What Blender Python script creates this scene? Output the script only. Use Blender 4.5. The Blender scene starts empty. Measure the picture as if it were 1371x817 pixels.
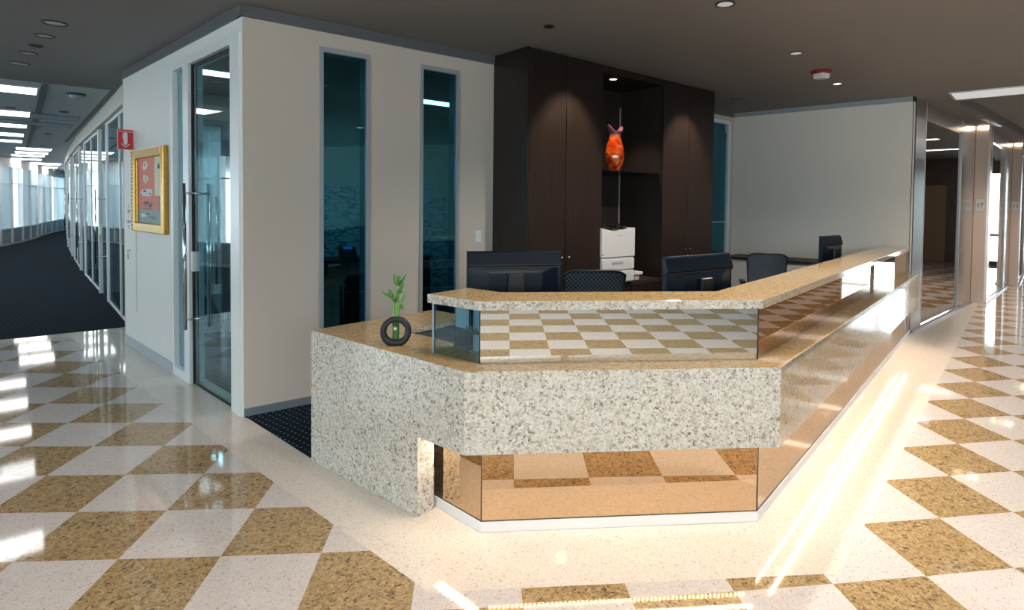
import bpy, math, random
from mathutils import Vector
random.seed(5)
sc = bpy.context.scene
C = sc.collection

# ------------------------------------------------------------------ shader helpers
def newmat(name):
    m = bpy.data.materials.new(name); m.use_nodes = True
    nt = m.node_tree; nt.nodes.clear()
    out = nt.nodes.new('ShaderNodeOutputMaterial')
    return m, nt, out
def N(nt, t, **kw):
    n = nt.nodes.new('ShaderNode' + t)
    for k, v in kw.items():
        if hasattr(n, k): setattr(n, k, v)
        else: n.inputs[k.replace('_', ' ')].default_value = v
    return n
def L(nt, a, b): nt.links.new(a, b)
def c4(c): return (c[0], c[1], c[2], 1)
def pbr(name, col, rough=.5, metal=0., spec=.5, coat=0., noise=None, bump=0.):
    m, nt, out = newmat(name)
    b = N(nt, 'BsdfPrincipled'); b.inputs['Roughness'].default_value = rough
    b.inputs['Metallic'].default_value = metal; b.inputs['Specular IOR Level'].default_value = spec
    b.inputs['Coat Weight'].default_value = coat; b.inputs['Coat Roughness'].default_value = .03
    if noise:
        tc = N(nt, 'TexCoord'); mp = N(nt, 'Mapping'); mp.inputs['Scale'].default_value = noise[1]
        nz = N(nt, 'TexNoise'); nz.inputs['Scale'].default_value = noise[2]; nz.inputs['Detail'].default_value = 4
        L(nt, tc.outputs['Object'], mp.inputs['Vector']); L(nt, mp.outputs['Vector'], nz.inputs['Vector'])
        r = N(nt, 'ValToRGB'); r.color_ramp.elements[0].position = .3; r.color_ramp.elements[1].position = .7
        r.color_ramp.elements[0].color = c4(noise[0]); r.color_ramp.elements[1].color = c4(col)
        L(nt, nz.outputs['Fac'], r.inputs['Fac']); L(nt, r.outputs['Color'], b.inputs['Base Color'])
        if bump:
            bp = N(nt, 'Bump'); bp.inputs['Strength'].default_value = bump; bp.inputs['Distance'].default_value = .002
            L(nt, nz.outputs['Fac'], bp.inputs['Height']); L(nt, bp.outputs['Normal'], b.inputs['Normal'])
    else:
        b.inputs['Base Color'].default_value = c4(col)
    L(nt, b.outputs[0], out.inputs['Surface'])
    return m
def emit(name, col, s):
    m, nt, out = newmat(name); e = N(nt, 'Emission'); e.inputs['Color'].default_value = c4(col); e.inputs['Strength'].default_value = s
    L(nt, e.outputs[0], out.inputs['Surface']); return m
def glass(name, tint, refl=.5, rough=0., base=.05, gcol=(.9, .97, 1)):
    m, nt, out = newmat(name)
    t = N(nt, 'BsdfTransparent'); t.inputs['Color'].default_value = c4(tint)
    g = N(nt, 'BsdfGlossy'); g.inputs['Roughness'].default_value = rough; g.inputs['Color'].default_value = c4(gcol)
    lw = N(nt, 'LayerWeight'); lw.inputs['Blend'].default_value = .35
    mr = N(nt, 'MapRange'); mr.inputs['To Min'].default_value = base; mr.inputs['To Max'].default_value = refl
    L(nt, lw.outputs['Facing'], mr.inputs['Value'])
    mx = N(nt, 'MixShader'); L(nt, mr.outputs[0], mx.inputs['Fac']); L(nt, t.outputs[0], mx.inputs[1]); L(nt, g.outputs[0], mx.inputs[2])
    L(nt, mx.outputs[0], out.inputs['Surface']); return m
def speckle(name, base, chips, scale, rough=.05, coat=0., density=.3, fine=.08, spec=.5):
    """stone: voronoi cells, a fraction of which take a chip colour; chips = [(threshold, colour)...]"""
    m, nt, out = newmat(name)
    b = N(nt, 'BsdfPrincipled'); b.inputs['Roughness'].default_value = rough; b.inputs['Coat Weight'].default_value = coat
    b.inputs['Coat Roughness'].default_value = .02; b.inputs['Specular IOR Level'].default_value = spec
    tc = N(nt, 'TexCoord')
    nz = N(nt, 'TexNoise'); nz.inputs['Scale'].default_value = scale * .6; nz.inputs['Detail'].default_value = 2
    L(nt, tc.outputs['Object'], nz.inputs['Vector'])
    vm = N(nt, 'VectorMath', operation='MULTIPLY_ADD'); vm.inputs[1].default_value = (1.2 / scale,) * 3
    L(nt, nz.outputs['Color'], vm.inputs[0]); L(nt, tc.outputs['Object'], vm.inputs[2])
    prev = None
    for k, sca in enumerate((scale, scale * 2.1)):
        v = N(nt, 'TexVoronoi'); v.inputs['Scale'].default_value = sca
        L(nt, vm.outputs[0], v.inputs['Vector'])
        sp = N(nt, 'SeparateColor'); L(nt, v.outputs['Color'], sp.inputs[0])
        r = N(nt, 'ValToRGB'); r.color_ramp.interpolation = 'CONSTANT'
        els = r.color_ramp.elements
        els[0].position = 0; els[0].color = c4(base)
        els[1].position = chips[0][0]; els[1].color = c4(chips[0][1])
        for th, col in chips[1:]:
            e = els.new(th); e.color = c4(col)
        L(nt, sp.outputs[k], r.inputs['Fac'])
        if prev is None: prev = r.outputs['Color']
        else:
            mx = N(nt, 'MixRGB'); mx.inputs['Fac'].default_value = .5
            L(nt, prev, mx.inputs[1]); L(nt, r.outputs['Color'], mx.inputs[2]); prev = mx.outputs[0]
    n2 = N(nt, 'TexNoise'); n2.inputs['Scale'].default_value = scale * .12; n2.inputs['Detail'].default_value = 3
    L(nt, tc.outputs['Object'], n2.inputs['Vector'])
    mr = N(nt, 'MapRange'); mr.inputs['To Min'].default_value = 1 - fine; mr.inputs['To Max'].default_value = 1 + fine
    L(nt, n2.outputs['Fac'], mr.inputs['Value'])
    mu = N(nt, 'MixRGB', blend_type='MULTIPLY'); mu.inputs['Fac'].default_value = 1
    L(nt, prev, mu.inputs[1]); L(nt, mr.outputs[0], mu.inputs[2])
    L(nt, mu.outputs[0], b.inputs['Base Color']); L(nt, b.outputs[0], out.inputs['Surface'])
    return m
def dots(name, col, dot, pitch, ang, r0=.16, sx=1.):
    m, nt, out = newmat(name)
    b = N(nt, 'BsdfPrincipled'); b.inputs['Roughness'].default_value = .95; b.inputs['Specular IOR Level'].default_value = .1
    tc = N(nt, 'TexCoord'); mp = N(nt, 'Mapping'); mp.inputs['Rotation'].default_value = (0, 0, ang)
    mp.inputs['Scale'].default_value = (1 / pitch * sx, 1 / pitch, 0)
    L(nt, tc.outputs['Object'], mp.inputs['Vector'])
    v = N(nt, 'TexVoronoi'); v.inputs['Scale'].default_value = 1; v.inputs['Randomness'].default_value = 0
    L(nt, mp.outputs[0], v.inputs['Vector'])
    lt = N(nt, 'Math', operation='LESS_THAN'); lt.inputs[1].default_value = r0
    L(nt, v.outputs['Distance'], lt.inputs[0])
    nz = N(nt, 'TexNoise'); nz.inputs['Scale'].default_value = 1.3; L(nt, tc.outputs['Object'], nz.inputs['Vector'])
    mul = N(nt, 'Math', operation='MULTIPLY'); L(nt, lt.outputs[0], mul.inputs[0]); L(nt, nz.outputs['Fac'], mul.inputs[1])
    mx = N(nt, 'MixRGB'); mx.inputs[1].default_value = c4(col); mx.inputs[2].default_value = c4(dot)
    L(nt, mul.outputs[0], mx.inputs['Fac']); L(nt, mx.outputs[0], b.inputs['Base Color']); L(nt, b.outputs[0], out.inputs['Surface'])
    return m
def crackle(name):
    m, nt, out = newmat(name)
    b = N(nt, 'BsdfPrincipled'); b.inputs['Roughness'].default_value = .25
    tc = N(nt, 'TexCoord'); mp = N(nt, 'Mapping'); mp.inputs['Scale'].default_value = (4.5, 4.5, 13)
    L(nt, tc.outputs['Object'], mp.inputs['Vector'])
    nz = N(nt, 'TexNoise'); nz.inputs['Scale'].default_value = 1.5
    L(nt, mp.outputs[0], nz.inputs['Vector'])
    ad = N(nt, 'VectorMath', operation='ADD'); L(nt, mp.outputs[0], ad.inputs[0]); L(nt, nz.outputs['Color'], ad.inputs[1])
    v = N(nt, 'TexVoronoi', feature='DISTANCE_TO_EDGE'); v.inputs['Scale'].default_value = 1
    L(nt, ad.outputs[0], v.inputs['Vector'])
    r = N(nt, 'ValToRGB'); r.color_ramp.elements[0].position = .03; r.color_ramp.elements[0].color = (.08, .16, .18, 1)
    r.color_ramp.elements[1].position = .08; r.color_ramp.elements[1].color = (.42, .56, .58, 1)
    L(nt, v.outputs['Distance'], r.inputs['Fac']); L(nt, r.outputs[0], b.inputs['Base Color']); L(nt, b.outputs[0], out.inputs['Surface'])
    return m

TAN = speckle('tan_terrazzo', (.36, .25, .125), [(.5, (.47, .35, .20)), (.72, (.27, .18, .085)), (.88, (.09, .06, .04))], 70, fine=.12)
LIGHT = speckle('pale_terrazzo', (.58, .545, .54), [(.6, (.65, .61, .605)), (.85, (.50, .455, .44)), (.965, (.27, .23, .21))], 130, fine=.04)
BORDER = speckle('cream_terrazzo', (.67, .62, .575), [(.6, (.74, .69, .64)), (.85, (.59, .525, .47)), (.97, (.34, .28, .24))], 130, fine=.04)
GRANITE = speckle('speckled_granite', (.60, .60, .56), [(.36, (.69, .68, .64)), (.62, (.44, .43, .38)), (.80, (.45, .36, .25)), (.91, (.11, .075, .065))], 80, rough=.12, fine=.06)
GRANTOP = speckle('granite_top_warm_light', (.60, .41, .20), [(.45, (.68, .49, .27)), (.7, (.48, .32, .15)), (.88, (.36, .24, .12)), (.96, (.18, .11, .07))], 75, rough=.06, fine=.1, spec=.3)  # same stone as the front, warm light tinted into its colour
GRANSIDE = speckle('granite_side_reflected_tan', (.48, .40, .31), [(.45, (.56, .48, .38)), (.7, (.38, .31, .23)), (.85, (.34, .26, .18)), (.95, (.14, .10, .08))], 75, rough=.06, fine=.08)  # same stone as the front, tan floor reflection put into its colour
SILVER = pbr('silver_mirror', (.80, .82, .80), .0, 1)
BRONZE = pbr('bronze_mirror', (.78, .57, .38), .0, 1)
EDGE = pbr('mirror_edge', (.03, .035, .035), .3)
KICK = pbr('white_kick', (.82, .83, .86), .35)
WALL = pbr('warm_white_paint', (.58, .535, .485), .6, spec=.3, noise=((.57, .525, .475), (1, 1, 1), 3))
WALLW = pbr('white_paint', (.79, .80, .79), .55, spec=.3, noise=((.775, .785, .775), (1, 1, 1), 3))
CEIL = pbr('grey_ceiling_paint', (.25, .25, .26), .8, spec=.2, noise=((.24, .24, .25), (1, 1, 1), 2))
CEIL2 = pbr('pale_ceiling_tile', (.62, .68, .72), .8, spec=.2, noise=((.60, .66, .70), (1, 1, 1), 2))
TRIM = pbr('grey_shadow_trim', (.11, .12, .135), .5)
SKIRT = pbr('slate_skirting', (.16, .20, .25), .4)
ALU = pbr('pale_aluminium', (.36, .41, .45), .4, .25)
WALU = pbr('white_aluminium', (.80, .85, .88), .35, .1)
STEEL = pbr('brushed_steel', (.80, .78, .78), .24, 1, noise=((.70, .68, .68), (60, 60, .6), 3))
DOORST = pbr('polished_door_steel', (.66, .60, .57), .03, 1)
CHROME = pbr('chrome', (.62, .66, .68), .15, 1)
BLACK = pbr('black_plastic', (.012, .014, .017), .35)
BLUEBLK = pbr('glossy_blue_black', (.002, .008, .018), .3, spec=.35)
DARKGAP = pbr('black_gap', (.01, .01, .01), .8)
WOOD = pbr('espresso_wood', (.024, .015, .012), .34, noise=((.010, .007, .007), (45, 45, 1.2), 2), spec=.4, bump=.15)
WOODIN = pbr('espresso_interior', (.030, .020, .016), .45, noise=((.014, .010, .009), (45, 45, 1.2), 2))
DESKTOP = pbr('dark_worktop', (.018, .018, .022), .5, noise=((.028, .028, .032), (1, 1, 1), 20))
CARPET = dots('dotted_navy_carpet', (.006, .014, .024), (.35, .42, .48), .048, math.radians(38), .14)
CARPET2 = dots('pinstripe_navy_carpet', (.003, .011, .020), (.03, .06, .085), .055, math.radians(41), .2, 1.)
CLEAR = glass('door_glass', (.70, .90, .95), .34, base=.05)
PART = glass('partition_glass', (.76, .92, .96), .85, base=.28)
TEALG = glass('teal_window_glass', (.20, .45, .54), .40, base=.10, gcol=(.30, .78, .92))
WING = glass('window_glass', (.9, .96, .97), .25, base=.03)
def trans(name, col, k=.5):
    m, nt, out = newmat(name); a = N(nt, 'BsdfDiffuse'); b = N(nt, 'BsdfTranslucent'); a.inputs['Color'].default_value = c4(col); b.inputs['Color'].default_value = c4(col)
    mx = N(nt, 'MixShader'); mx.inputs['Fac'].default_value = k; L(nt, a.outputs[0], mx.inputs[1]); L(nt, b.outputs[0], mx.inputs[2]); L(nt, mx.outputs[0], out.inputs['Surface']); return m
FROST = trans('frosted_panel', (.74, .86, .90), .45)
KNEE = pbr('blue_grey_panel', (.34, .46, .50), .4)
CRACK = crackle('crackle_film')
TROFF = emit('troffer_light', (1, .97, .96), 3.4)
TROFF2 = emit('bright_troffer_light', (1, .97, .96), 14)
LEDW = emit('warm_led', (1, .80, .58), 85)
LEDF = emit('warm_led_dots', (1, .80, .58), 34)
COVE = emit('warm_cove', (1, .80, .55), 5)
LAMP = emit('lamp_glow', (1, .93, .82), 2.2)
FAINT = emit('faint_lamp', (1, .95, .88), .22)
DULL = pbr('lamp_off', (.55, .55, .53), .3)
PRW = pbr('printer_plastic', (.50, .51, .52), .4)
GOLD = pbr('gold_frame', (.62, .36, .06), .3, .55, noise=((.48, .26, .04), (1, 1, 1), 40))
WHITEP = pbr('white_plastic', (.74, .76, .78), .35)
GREYP = pbr('grey_plastic', (.30, .31, .32), .4)
RED = pbr('sign_red', (.62, .03, .04), .35)
REDP = pbr('red_plastic', (.20, .015, .02), .35)
LEAF = pbr('bamboo_leaf', (.12, .38, .07), .35, noise=((.05, .22, .03), (1, 1, 1), 40))
STEM = pbr('bamboo_stem', (.28, .48, .16), .35, noise=((.16, .36, .08), (1, 1, 1), 60))
VASEB = pbr('matt_black_ceramic', (.012, .018, .028), .45)
SCREEN = emit('blue_screen', (.04, .22, .7), .55)
SCREENP = emit('pale_screen', (.12, .35, .6), .25)

# ------------------------------------------------------------------ mesh helpers
class MB:
    def __init__(s): s.v = []; s.f = []; s.m = []; s.sm = []
    def quad(s, pts, mi=0):
        k = len(s.v); s.v += [tuple(p) for p in pts]; s.f.append(tuple(range(k, k + len(pts)))); s.m.append(mi); s.sm.append(False)
    def prism(s, pts, z0, z1, mi=0, top=None, side=None):
        a = sum(pts[i][0] * pts[(i + 1) % len(pts)][1] - pts[(i + 1) % len(pts)][0] * pts[i][1] for i in range(len(pts)))
        if a < 0: pts = pts[::-1]
        n = len(pts); k = len(s.v)
        s.v += [(p[0], p[1], z0) for p in pts] + [(p[0], p[1], z1) for p in pts]
        s.f.append(tuple(range(k + n - 1, k - 1, -1))); s.m.append(mi); s.sm.append(False)
        s.f.append(tuple(range(k + n, k + 2 * n))); s.m.append(mi if top is None else top); s.sm.append(False)
        for i in range(n):
            j = (i + 1) % n
            s.f.append((k + i, k + j, k + n + j, k + n + i)); s.m.append(mi); s.sm.append(False)
    def box(s, x0, x1, y0, y1, z0, z1, mi=0): s.prism([(x0, y0), (x1, y0), (x1, y1), (x0, y1)], z0, z1, mi)
    def ring(s, rings, mi=0, close=True, caps=True, smooth=True):
        """connect successive loops of equal length"""
        k = len(s.v); n = len(rings[0])
        for r in rings: s.v += [tuple(p) for p in r]
        for a in range(len(rings) - 1):
            for i in range(n if close else n - 1):
                j = (i + 1) % n
                s.f.append((k + a * n + i, k + a * n + j, k + (a + 1) * n + j, k + (a + 1) * n + i)); s.m.append(mi); s.sm.append(smooth)
        if caps:
            s.f.append(tuple(range(k + n - 1, k - 1, -1))); s.m.append(mi); s.sm.append(False)
            b = k + (len(rings) - 1) * n
            s.f.append(tuple(range(b, b + n))); s.m.append(mi); s.sm.append(False)
    def lathe(s, prof, cx=0, cy=0, n=24, mi=0, fn=None):
        R = []
        for r, z in prof:
            R.append([(cx + r * math.cos(2 * math.pi * i / n), cy + r * math.sin(2 * math.pi * i / n), z) for i in range(n)])
        s.ring(R, mi)
    def tube(s, path, rad, n=10, mi=0):
        path = [Vector(p) for p in path]; R = []
        for i, p in enumerate(path):
            t = (path[min(i + 1, len(path) - 1)] - path[max(i - 1, 0)]).normalized()
            a = Vector((0, 0, 1)) if abs(t.z) < .9 else Vector((1, 0, 0))
            u = t.cross(a).normalized(); w = u.cross(t)
            r = rad[i] if isinstance(rad, (list, tuple)) else rad
            R.append([p + (u * math.cos(2 * math.pi * k / n) + w * math.sin(2 * math.pi * k / n)) * r for k in range(n)])
        s.ring(R, mi)
    def build(s, name, mats, parent=None, origin=(0, 0, 0), bevel=0, seg=2):
        me = bpy.data.meshes.new(name)
        me.from_pydata([(a - origin[0], b - origin[1], c - origin[2]) for a, b, c in s.v], [], s.f)
        mats = mats if isinstance(mats, (list, tuple)) else [mats]
        for m in mats: me.materials.append(m)
        me.polygons.foreach_set('material_index', s.m); me.polygons.foreach_set('use_smooth', s.sm); me.update()
        o = bpy.data.objects.new(name, me); C.objects.link(o)
        if parent: o.parent = parent
        if bevel:
            b = o.modifiers.new('edge', 'BEVEL'); b.width = bevel; b.segments = seg; b.limit_method = 'ANGLE'
        return o
class Fr:
    """a wall line: s along, d into the side given, z up"""
    def __init__(f, a, b, inside=1):
        f.o = a; l = math.hypot(b[0] - a[0], b[1] - a[1]); f.len = l
        f.u = ((b[0] - a[0]) / l, (b[1] - a[1]) / l); f.n = (-f.u[1] * inside, f.u[0] * inside)
    def p(f, s, d=0): return (f.o[0] + f.u[0] * s + f.n[0] * d, f.o[1] + f.u[1] * s + f.n[1] * d)
    def p3(f, s, d, z): q = f.p(s, d); return (q[0], q[1], z)
    def box(f, mb, s0, s1, d0, d1, z0, z1, mi=0): mb.prism([f.p(s0, d0), f.p(s1, d0), f.p(s1, d1), f.p(s0, d1)], z0, z1, mi)
def thing(name, label, cat, loc=(0, 0, 0), rz=0, group=None):
    o = bpy.data.objects.new(name, None); C.objects.link(o); o.location = loc; o.rotation_euler = (0, 0, rz)
    o.empty_display_size = .1
    o['label'] = label; o['category'] = cat
    if group: o['group'] = group
    return o
def tag(o, label, cat, group=None):
    o['label'] = label; o['category'] = cat
    if group: o['group'] = group
    return o
def struct(o, label=None):
    o['kind'] = 'structure'
    if label: o['label'] = label
    return o
def sroot(name, loc, label=None):
    o = bpy.data.objects.new(name, None); C.objects.link(o); o.location = loc; return struct(o, label)

# ------------------------------------------------------------------ camera
EYE = 1.5; FX = 788.4; CX = 735.; CY = 298.9; PITCH = -.0308; ROLL = .0116
cam = bpy.data.cameras.new('camera'); co = bpy.data.objects.new('camera', cam); C.objects.link(co)
fw = Vector((0, math.cos(PITCH), math.sin(PITCH))); rt = Vector((1, 0, 0)); up = rt.cross(fw)
r2 = rt * math.cos(ROLL) + up * math.sin(ROLL); u2 = -rt * math.sin(ROLL) + up * math.cos(ROLL)
from mathutils import Matrix
co.matrix_world = Matrix(((r2.x, u2.x, -fw.x, 0), (r2.y, u2.y, -fw.y, 0), (r2.z, u2.z, -fw.z, EYE), (0, 0, 0, 1)))
cam.sensor_width = 36; cam.lens = FX / 1371 * 36; cam.shift_x = (685.5 - CX) / 1371; cam.shift_y = (CY - 408.5) / 1371
cam.clip_start = .05; cam.clip_end = 300
sc.camera = co
def P(x, y, h=0.):
    """the point at height h seen at photo pixel x, y (used to take measurements off the photo)"""
    a, b = (x - CX) / FX, -(y - CY) / FX
    d = r2 * a + u2 * b + fw
    t = (h - EYE) / d.z
    return (d.x * t, d.y * t)

# ------------------------------------------------------------------ floor
H = 2.84
def gmap(c, r):
    cc, rr = min(max(c, -7), 17), min(max(r, -1), 8)
    x = -1.7827 + .413 * c - .0533 * r; y = 2.4126 + .0273 * c + .3943 * r
    x += -.00025 * (cc * cc) + .00015 * cc * rr + .00166 * rr * rr
    y += .00197 * (cc * cc) - .00026 * cc * rr - .00138 * rr * rr
    if c > 17: y += .00197 * 2 * 17 * (c - 17) * .5
    return (x, y)
def clip(poly, a, b, keep):
    """half plane left (keep=1) or right (-1) of the line a-b"""
    out = []; n = len(poly)
    def sd(p): return ((b[0] - a[0]) * (p[1] - a[1]) - (b[1] - a[1]) * (p[0] - a[0])) * keep
    for i in range(n):
        p, q = poly[i], poly[(i + 1) % n]; sp, sq = sd(p), sd(q)
        if sp >= 0: out.append(p)
        if (sp >= 0) != (sq >= 0):
            t = sp / (sp - sq); out.append((p[0] + (q[0] - p[0]) * t, p[1] + (q[1] - p[1]) * t))
    return out if len(out) > 2 else []
LA, LB = (-.533, 2.302), (-2.427, 3.953)
RA, RB = (1.1565, 2.307), (4.45, 6.375)
FA, FB = (-.094, 2.2577), (1.1466, 2.369)
KA = (-5.82, 6.22); KB = (-4.99, 6.92)      # carpet edge
ku = Vector((KB[0] - KA[0], KB[1] - KA[1])).normalized()
K2A = (KA[0] + .22 * ku.y, KA[1] - .22 * ku.x); K2B = (KB[0] + .22 * ku.y, KB[1] - .22 * ku.x)
mb = MB()
mb.quad([(-26, -5, 0), (20, -5, 0), (20, 32, 0), (-26, 32, 0)], 0)
for c in range(-28, 46):
    for r in range(-20, 36):
        q = [gmap(c, r), gmap(c + 1, r), gmap(c + 1, r + 1), gmap(c, r + 1)]
        cx = sum(p[0] for p in q) / 4; cy = sum(p[1] for p in q) / 4
        if cy < -4.9 or cy > 19 or cx < -10.5 or cx > 17 or (cy > 7 and cx < 3): continue
        pieces = []
        a = clip(q, LA, LB, 1)
        if a:
            a = clip(a, K2A, K2B, -1)
            if a: pieces.append(a)
        rest = clip(q, LA, LB, -1) if cx > -9 else []
        if rest:
            p2 = clip(rest, FA, FB, -1)
            if p2: pieces.append(p2)
            p3 = clip(rest, FA, FB, 1)
            if p3:
                p3 = clip(p3, RA, RB, -1)
                if p3: pieces.append(p3)
        for p in pieces:
            area = abs(sum(p[i][0] * p[(i + 1) % len(p)][1] - p[(i + 1) % len(p)][0] * p[i][1] for i in range(len(p)))) / 2
            if area < .002: continue
            mb.quad([(x, y, .0008) for x, y in p], 2 if (c + r) % 2 else 1)
fl = struct(mb.build('floor', [BORDER, LIGHT, TAN]), 'polished terrazzo floor of tan and pale checkered tiles with a cream border')
# corridor carpet and the carpet behind the desk
mb = MB()
far = (-25.5, 31.5)
ext = (KA[0] - ku.x * 6, KA[1] - ku.y * 6)
mb.prism([KB, (KB[0] + ku.x * 1.0, KB[1] + ku.y * 1.0), (-20, 32), (-26, 32), (-26, 18), ext], .001, .006)
struct(mb.build('floor_corridor_carpet', CARPET2), 'navy pinstriped carpet running down the curved corridor')
mb = MB(); mb.prism([(-7.6, 5.0), (-4.9, 3.4), (-4.6, -4.8), (-7.5, -4.8), (-8.9, 1)], .001, .006)
struct(mb.build('floor_side_carpet', CARPET2), 'navy carpet along the left windows')
A = (-2.104, 4.048); B = (-4.46, 6.185); F = (-.615, 5.28)
mb = MB()
mb.prism([(-2.065, 4.030), (-1.388, 3.414), (-1.30, 3.36), (1.2, 3.1), (4.36, 7.05), (2.63, 8.47), (2.2, 8.1), (-.6, 5.28), A], .001, .006)
struct(mb.build('floor_desk_carpet', CARPET), 'black carpet with pale dots behind the reception desk')

# ------------------------------------------------------------------ ceiling
mb = MB()
G0 = (-7.2, 5.5); 
cA = P(0, 105, H); cB = P(160, 122, H)
cu = Vector((cB[0] - cA[0], cB[1] - cA[1])).normalized()
cl = (cA[0] - cu.x * 5, cA[1] - cu.y * 5); cr = (cB[0] + cu.x * .9, cB[1] + cu.y * .9)
mb.prism([cl, cr, (-2, 9.5), (2, 12), (4.4, 10.3), (4.2, 7.0), (5.0, 7.35), (5.6, 6.68), (9, 3.2), (9, -5), (-10, -5)], H, H + .1)
struct(mb.build('ceiling', CEIL), 'smooth grey painted ceiling')
mb = MB(); mb.prism([cl, (-27, 14), (-27, 33), (-18, 33), (-2, 12), (-2, 9.5), cr], H + .005, H + .1)
struct(mb.build('ceiling_corridor', CEIL2), 'pale tiled ceiling of the corridor')
mb = MB(); mb.prism([(5.0, 7.35), (5.6, 6.68), (9, 3.2), (21, 14), (14, 20), (4, 11), (4.0, 8.0)], H + .12, H + .2)
mb.prism([(5.0, 7.35), (5.02, 7.33), (9.3, 11.35), (9.27, 11.38)], H - .0, H + .13)
mb.prism([(5.0, 7.35), (5.02, 7.37), (9.1, 3.24), (9.08, 3.22)], H - .0, H + .13)
struct(mb.build('ceiling_lobby', CEIL), 'raised grey ceiling over the elevator lobby')
mb = MB(); mb.prism([(5.0, 7.35), (9.27, 11.38), (14, 15.6), (12, 18), (4.4, 10.3), (4.2, 7.0)], H, H + .1)
struct(mb.build('ceiling_edge', CEIL), 'ceiling strip above the elevator doors')
def strip(mb, a, b, w, z0, z1):
    fr = Fr(a, b); fr.box(mb, 0, fr.len, -w / 2, w / 2, z0, z1)
for n, (a, b) in enumerate([((60, 113), (31, 215)), ((152, 121), (88, 190))]):
    mb = MB(); strip(mb, P(*a, H), P(*b, H), .05, H - .006, H + .004)
    struct(mb.build('trim_%d' % (n + 1), TRIM))

# ------------------------------------------------------------------ left office block
LW = Fr(A, B, -1)      # d>0 is inside the office
FW = Fr(A, F, 1)
WT = 2.76
def tri_wall(name, fr, segs, mat, d1=.12, label=None):
    mb = MB()
    for s0, s1, z0, z1 in segs: fr.box(mb, s0, s1, 0, d1, z0, z1)
    return struct(mb.build(name, mat), label)
tri_wall('wall_left', LW, [(1.56, LW.len, 0, WT), (0, 1.56, 2.66, WT), (0, .03, 0, 2.66)], WALLW, label='white wall with glass door and gold framed painting')
W1a, W1b, W2a, W2b = .515, .90, 1.33, 1.705
tri_wall('wall_front', FW, [(.0, W1a, 0, WT), (W1b, W2a, 0, WT), (W2b, 2.9, 0, WT), (W1a, W1b, 2.65, WT), (W2a, W2b, 2.65, WT), (W1a, W1b, 0, .1), (W2a, W2b, 0, .1)], WALL, label='warm white wall with two tall narrow windows')
for nm, fr, s1, s0 in (('trim_3', LW, LW.len, -.02), ('trim_4', FW, 2.5, -.02)):
    mb = MB(); fr.box(mb, s0, s1, -.015, .12, WT, H - .001); struct(mb.build(nm, TRIM), 'grey shadow trim along the top of the wall')
for nm, fr, s0, s1, z in (('baseboard_left', LW, 1.57, LW.len, .085), ('baseboard_front', FW, 0, 2.5, .06)):
    mb = MB(); fr.box(mb, s0, s1, -.012, 0, 0, z); struct(mb.build(nm, SKIRT if 'front' in nm else pbr('pale_skirting', (.42, .45, .50), .4)), 'low grey baseboard')
def window(name, fr, s0, s1, z0, z1, mat, gm, w=.028, d=.125, label=None, dg=.01):
    o = fr.p3((s0 + s1) / 2, 0, z0); r = sroot(name, o, label)
    mb = MB()
    fr.box(mb, s0, s0 + w, -.012, d, z0, z1); fr.box(mb, s1 - w, s1, -.012, d, z0, z1)
    fr.box(mb, s0 + w, s1 - w, -.012, d, z1 - w * 1.3, z1); fr.box(mb, s0 + w, s1 - w, -.012, d, z0, z0 + w)
    mb.build('window_frame', mat, r, o)
    mb = MB(); fr.box(mb, s0 + w, s1 - w, dg, dg + .008, z0 + w, z1 - w * 1.3); mb.build('window_pane', gm, r, o)
    return r
window('window_1', FW, W1a, W1b, .1, 2.65, ALU, TEALG, label='tall narrow tinted window nearer the wall corner')
window('window_2', FW, W2a, W2b, .1, 2.65, ALU, TEALG, label='tall narrow tinted window nearer the dark cabinet')

def pull(fr, s, d, z0, z1, parent, o, zs, name='handle'):
    mb = MB()
    mb.tube([fr.p3(s, d, z0), fr.p3(s, d, z1)], .013, 12)
    for z in zs: mb.tube([fr.p3(s, d * .0, z), fr.p3(s, d, z)], .009, 8)
    return mb.build(name, CHROME, parent, o)
# glass office door with sidelight
o = LW.p3(.65, 0, 0); dr = sroot('door_1', o, 'glass office door in a pale aluminium frame with long pull handles')
mb = MB()
LW.box(mb, .03, .19, -.015, .10, 0, 2.66); LW.box(mb, 1.10, 1.235, -.01, .10, 0, 2.60); LW.box(mb, 1.505, 1.56, -.01, .10, 0, 2.66)
LW.box(mb, .19, 1.505, -.012, .10, 2.60, 2.66); LW.box(mb, 1.235, 1.505, -.01, .10, 0, .07)
mb.build('door_frame', WALU, dr, o)
mb = MB(); LW.box(mb, .20, 1.07, .02, .032, .012, 2.585); mb.build('door_glass', CLEAR, dr, o)
mb = MB(); LW.box(mb, 1.235, 1.505, .03, .04, .07, 2.60); mb.build('sidelight_glass', CLEAR, dr, o)
mb = MB(); LW.box(mb, 1.073, 1.099, .012, .05, .0, 2.60); LW.box(mb, .20, 1.07, .02, .05, 2.586, 2.60); LW.box(mb, .20, 1.07, .018, .034, .0, .012); mb.build('door_seal', DARKGAP, dr, o)
pull(LW, 1.0, -.07, .47, 1.64, dr, o, (.55, 1.56)); pull(LW, 1.0, .10, .47, 1.64, dr, o, (.55, 1.56))
mb = MB(); LW.box(mb, 1.03, 1.075, -.005, .06, .93, 1.09); mb.build('door_lock', WHITEP, dr, o)

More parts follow.
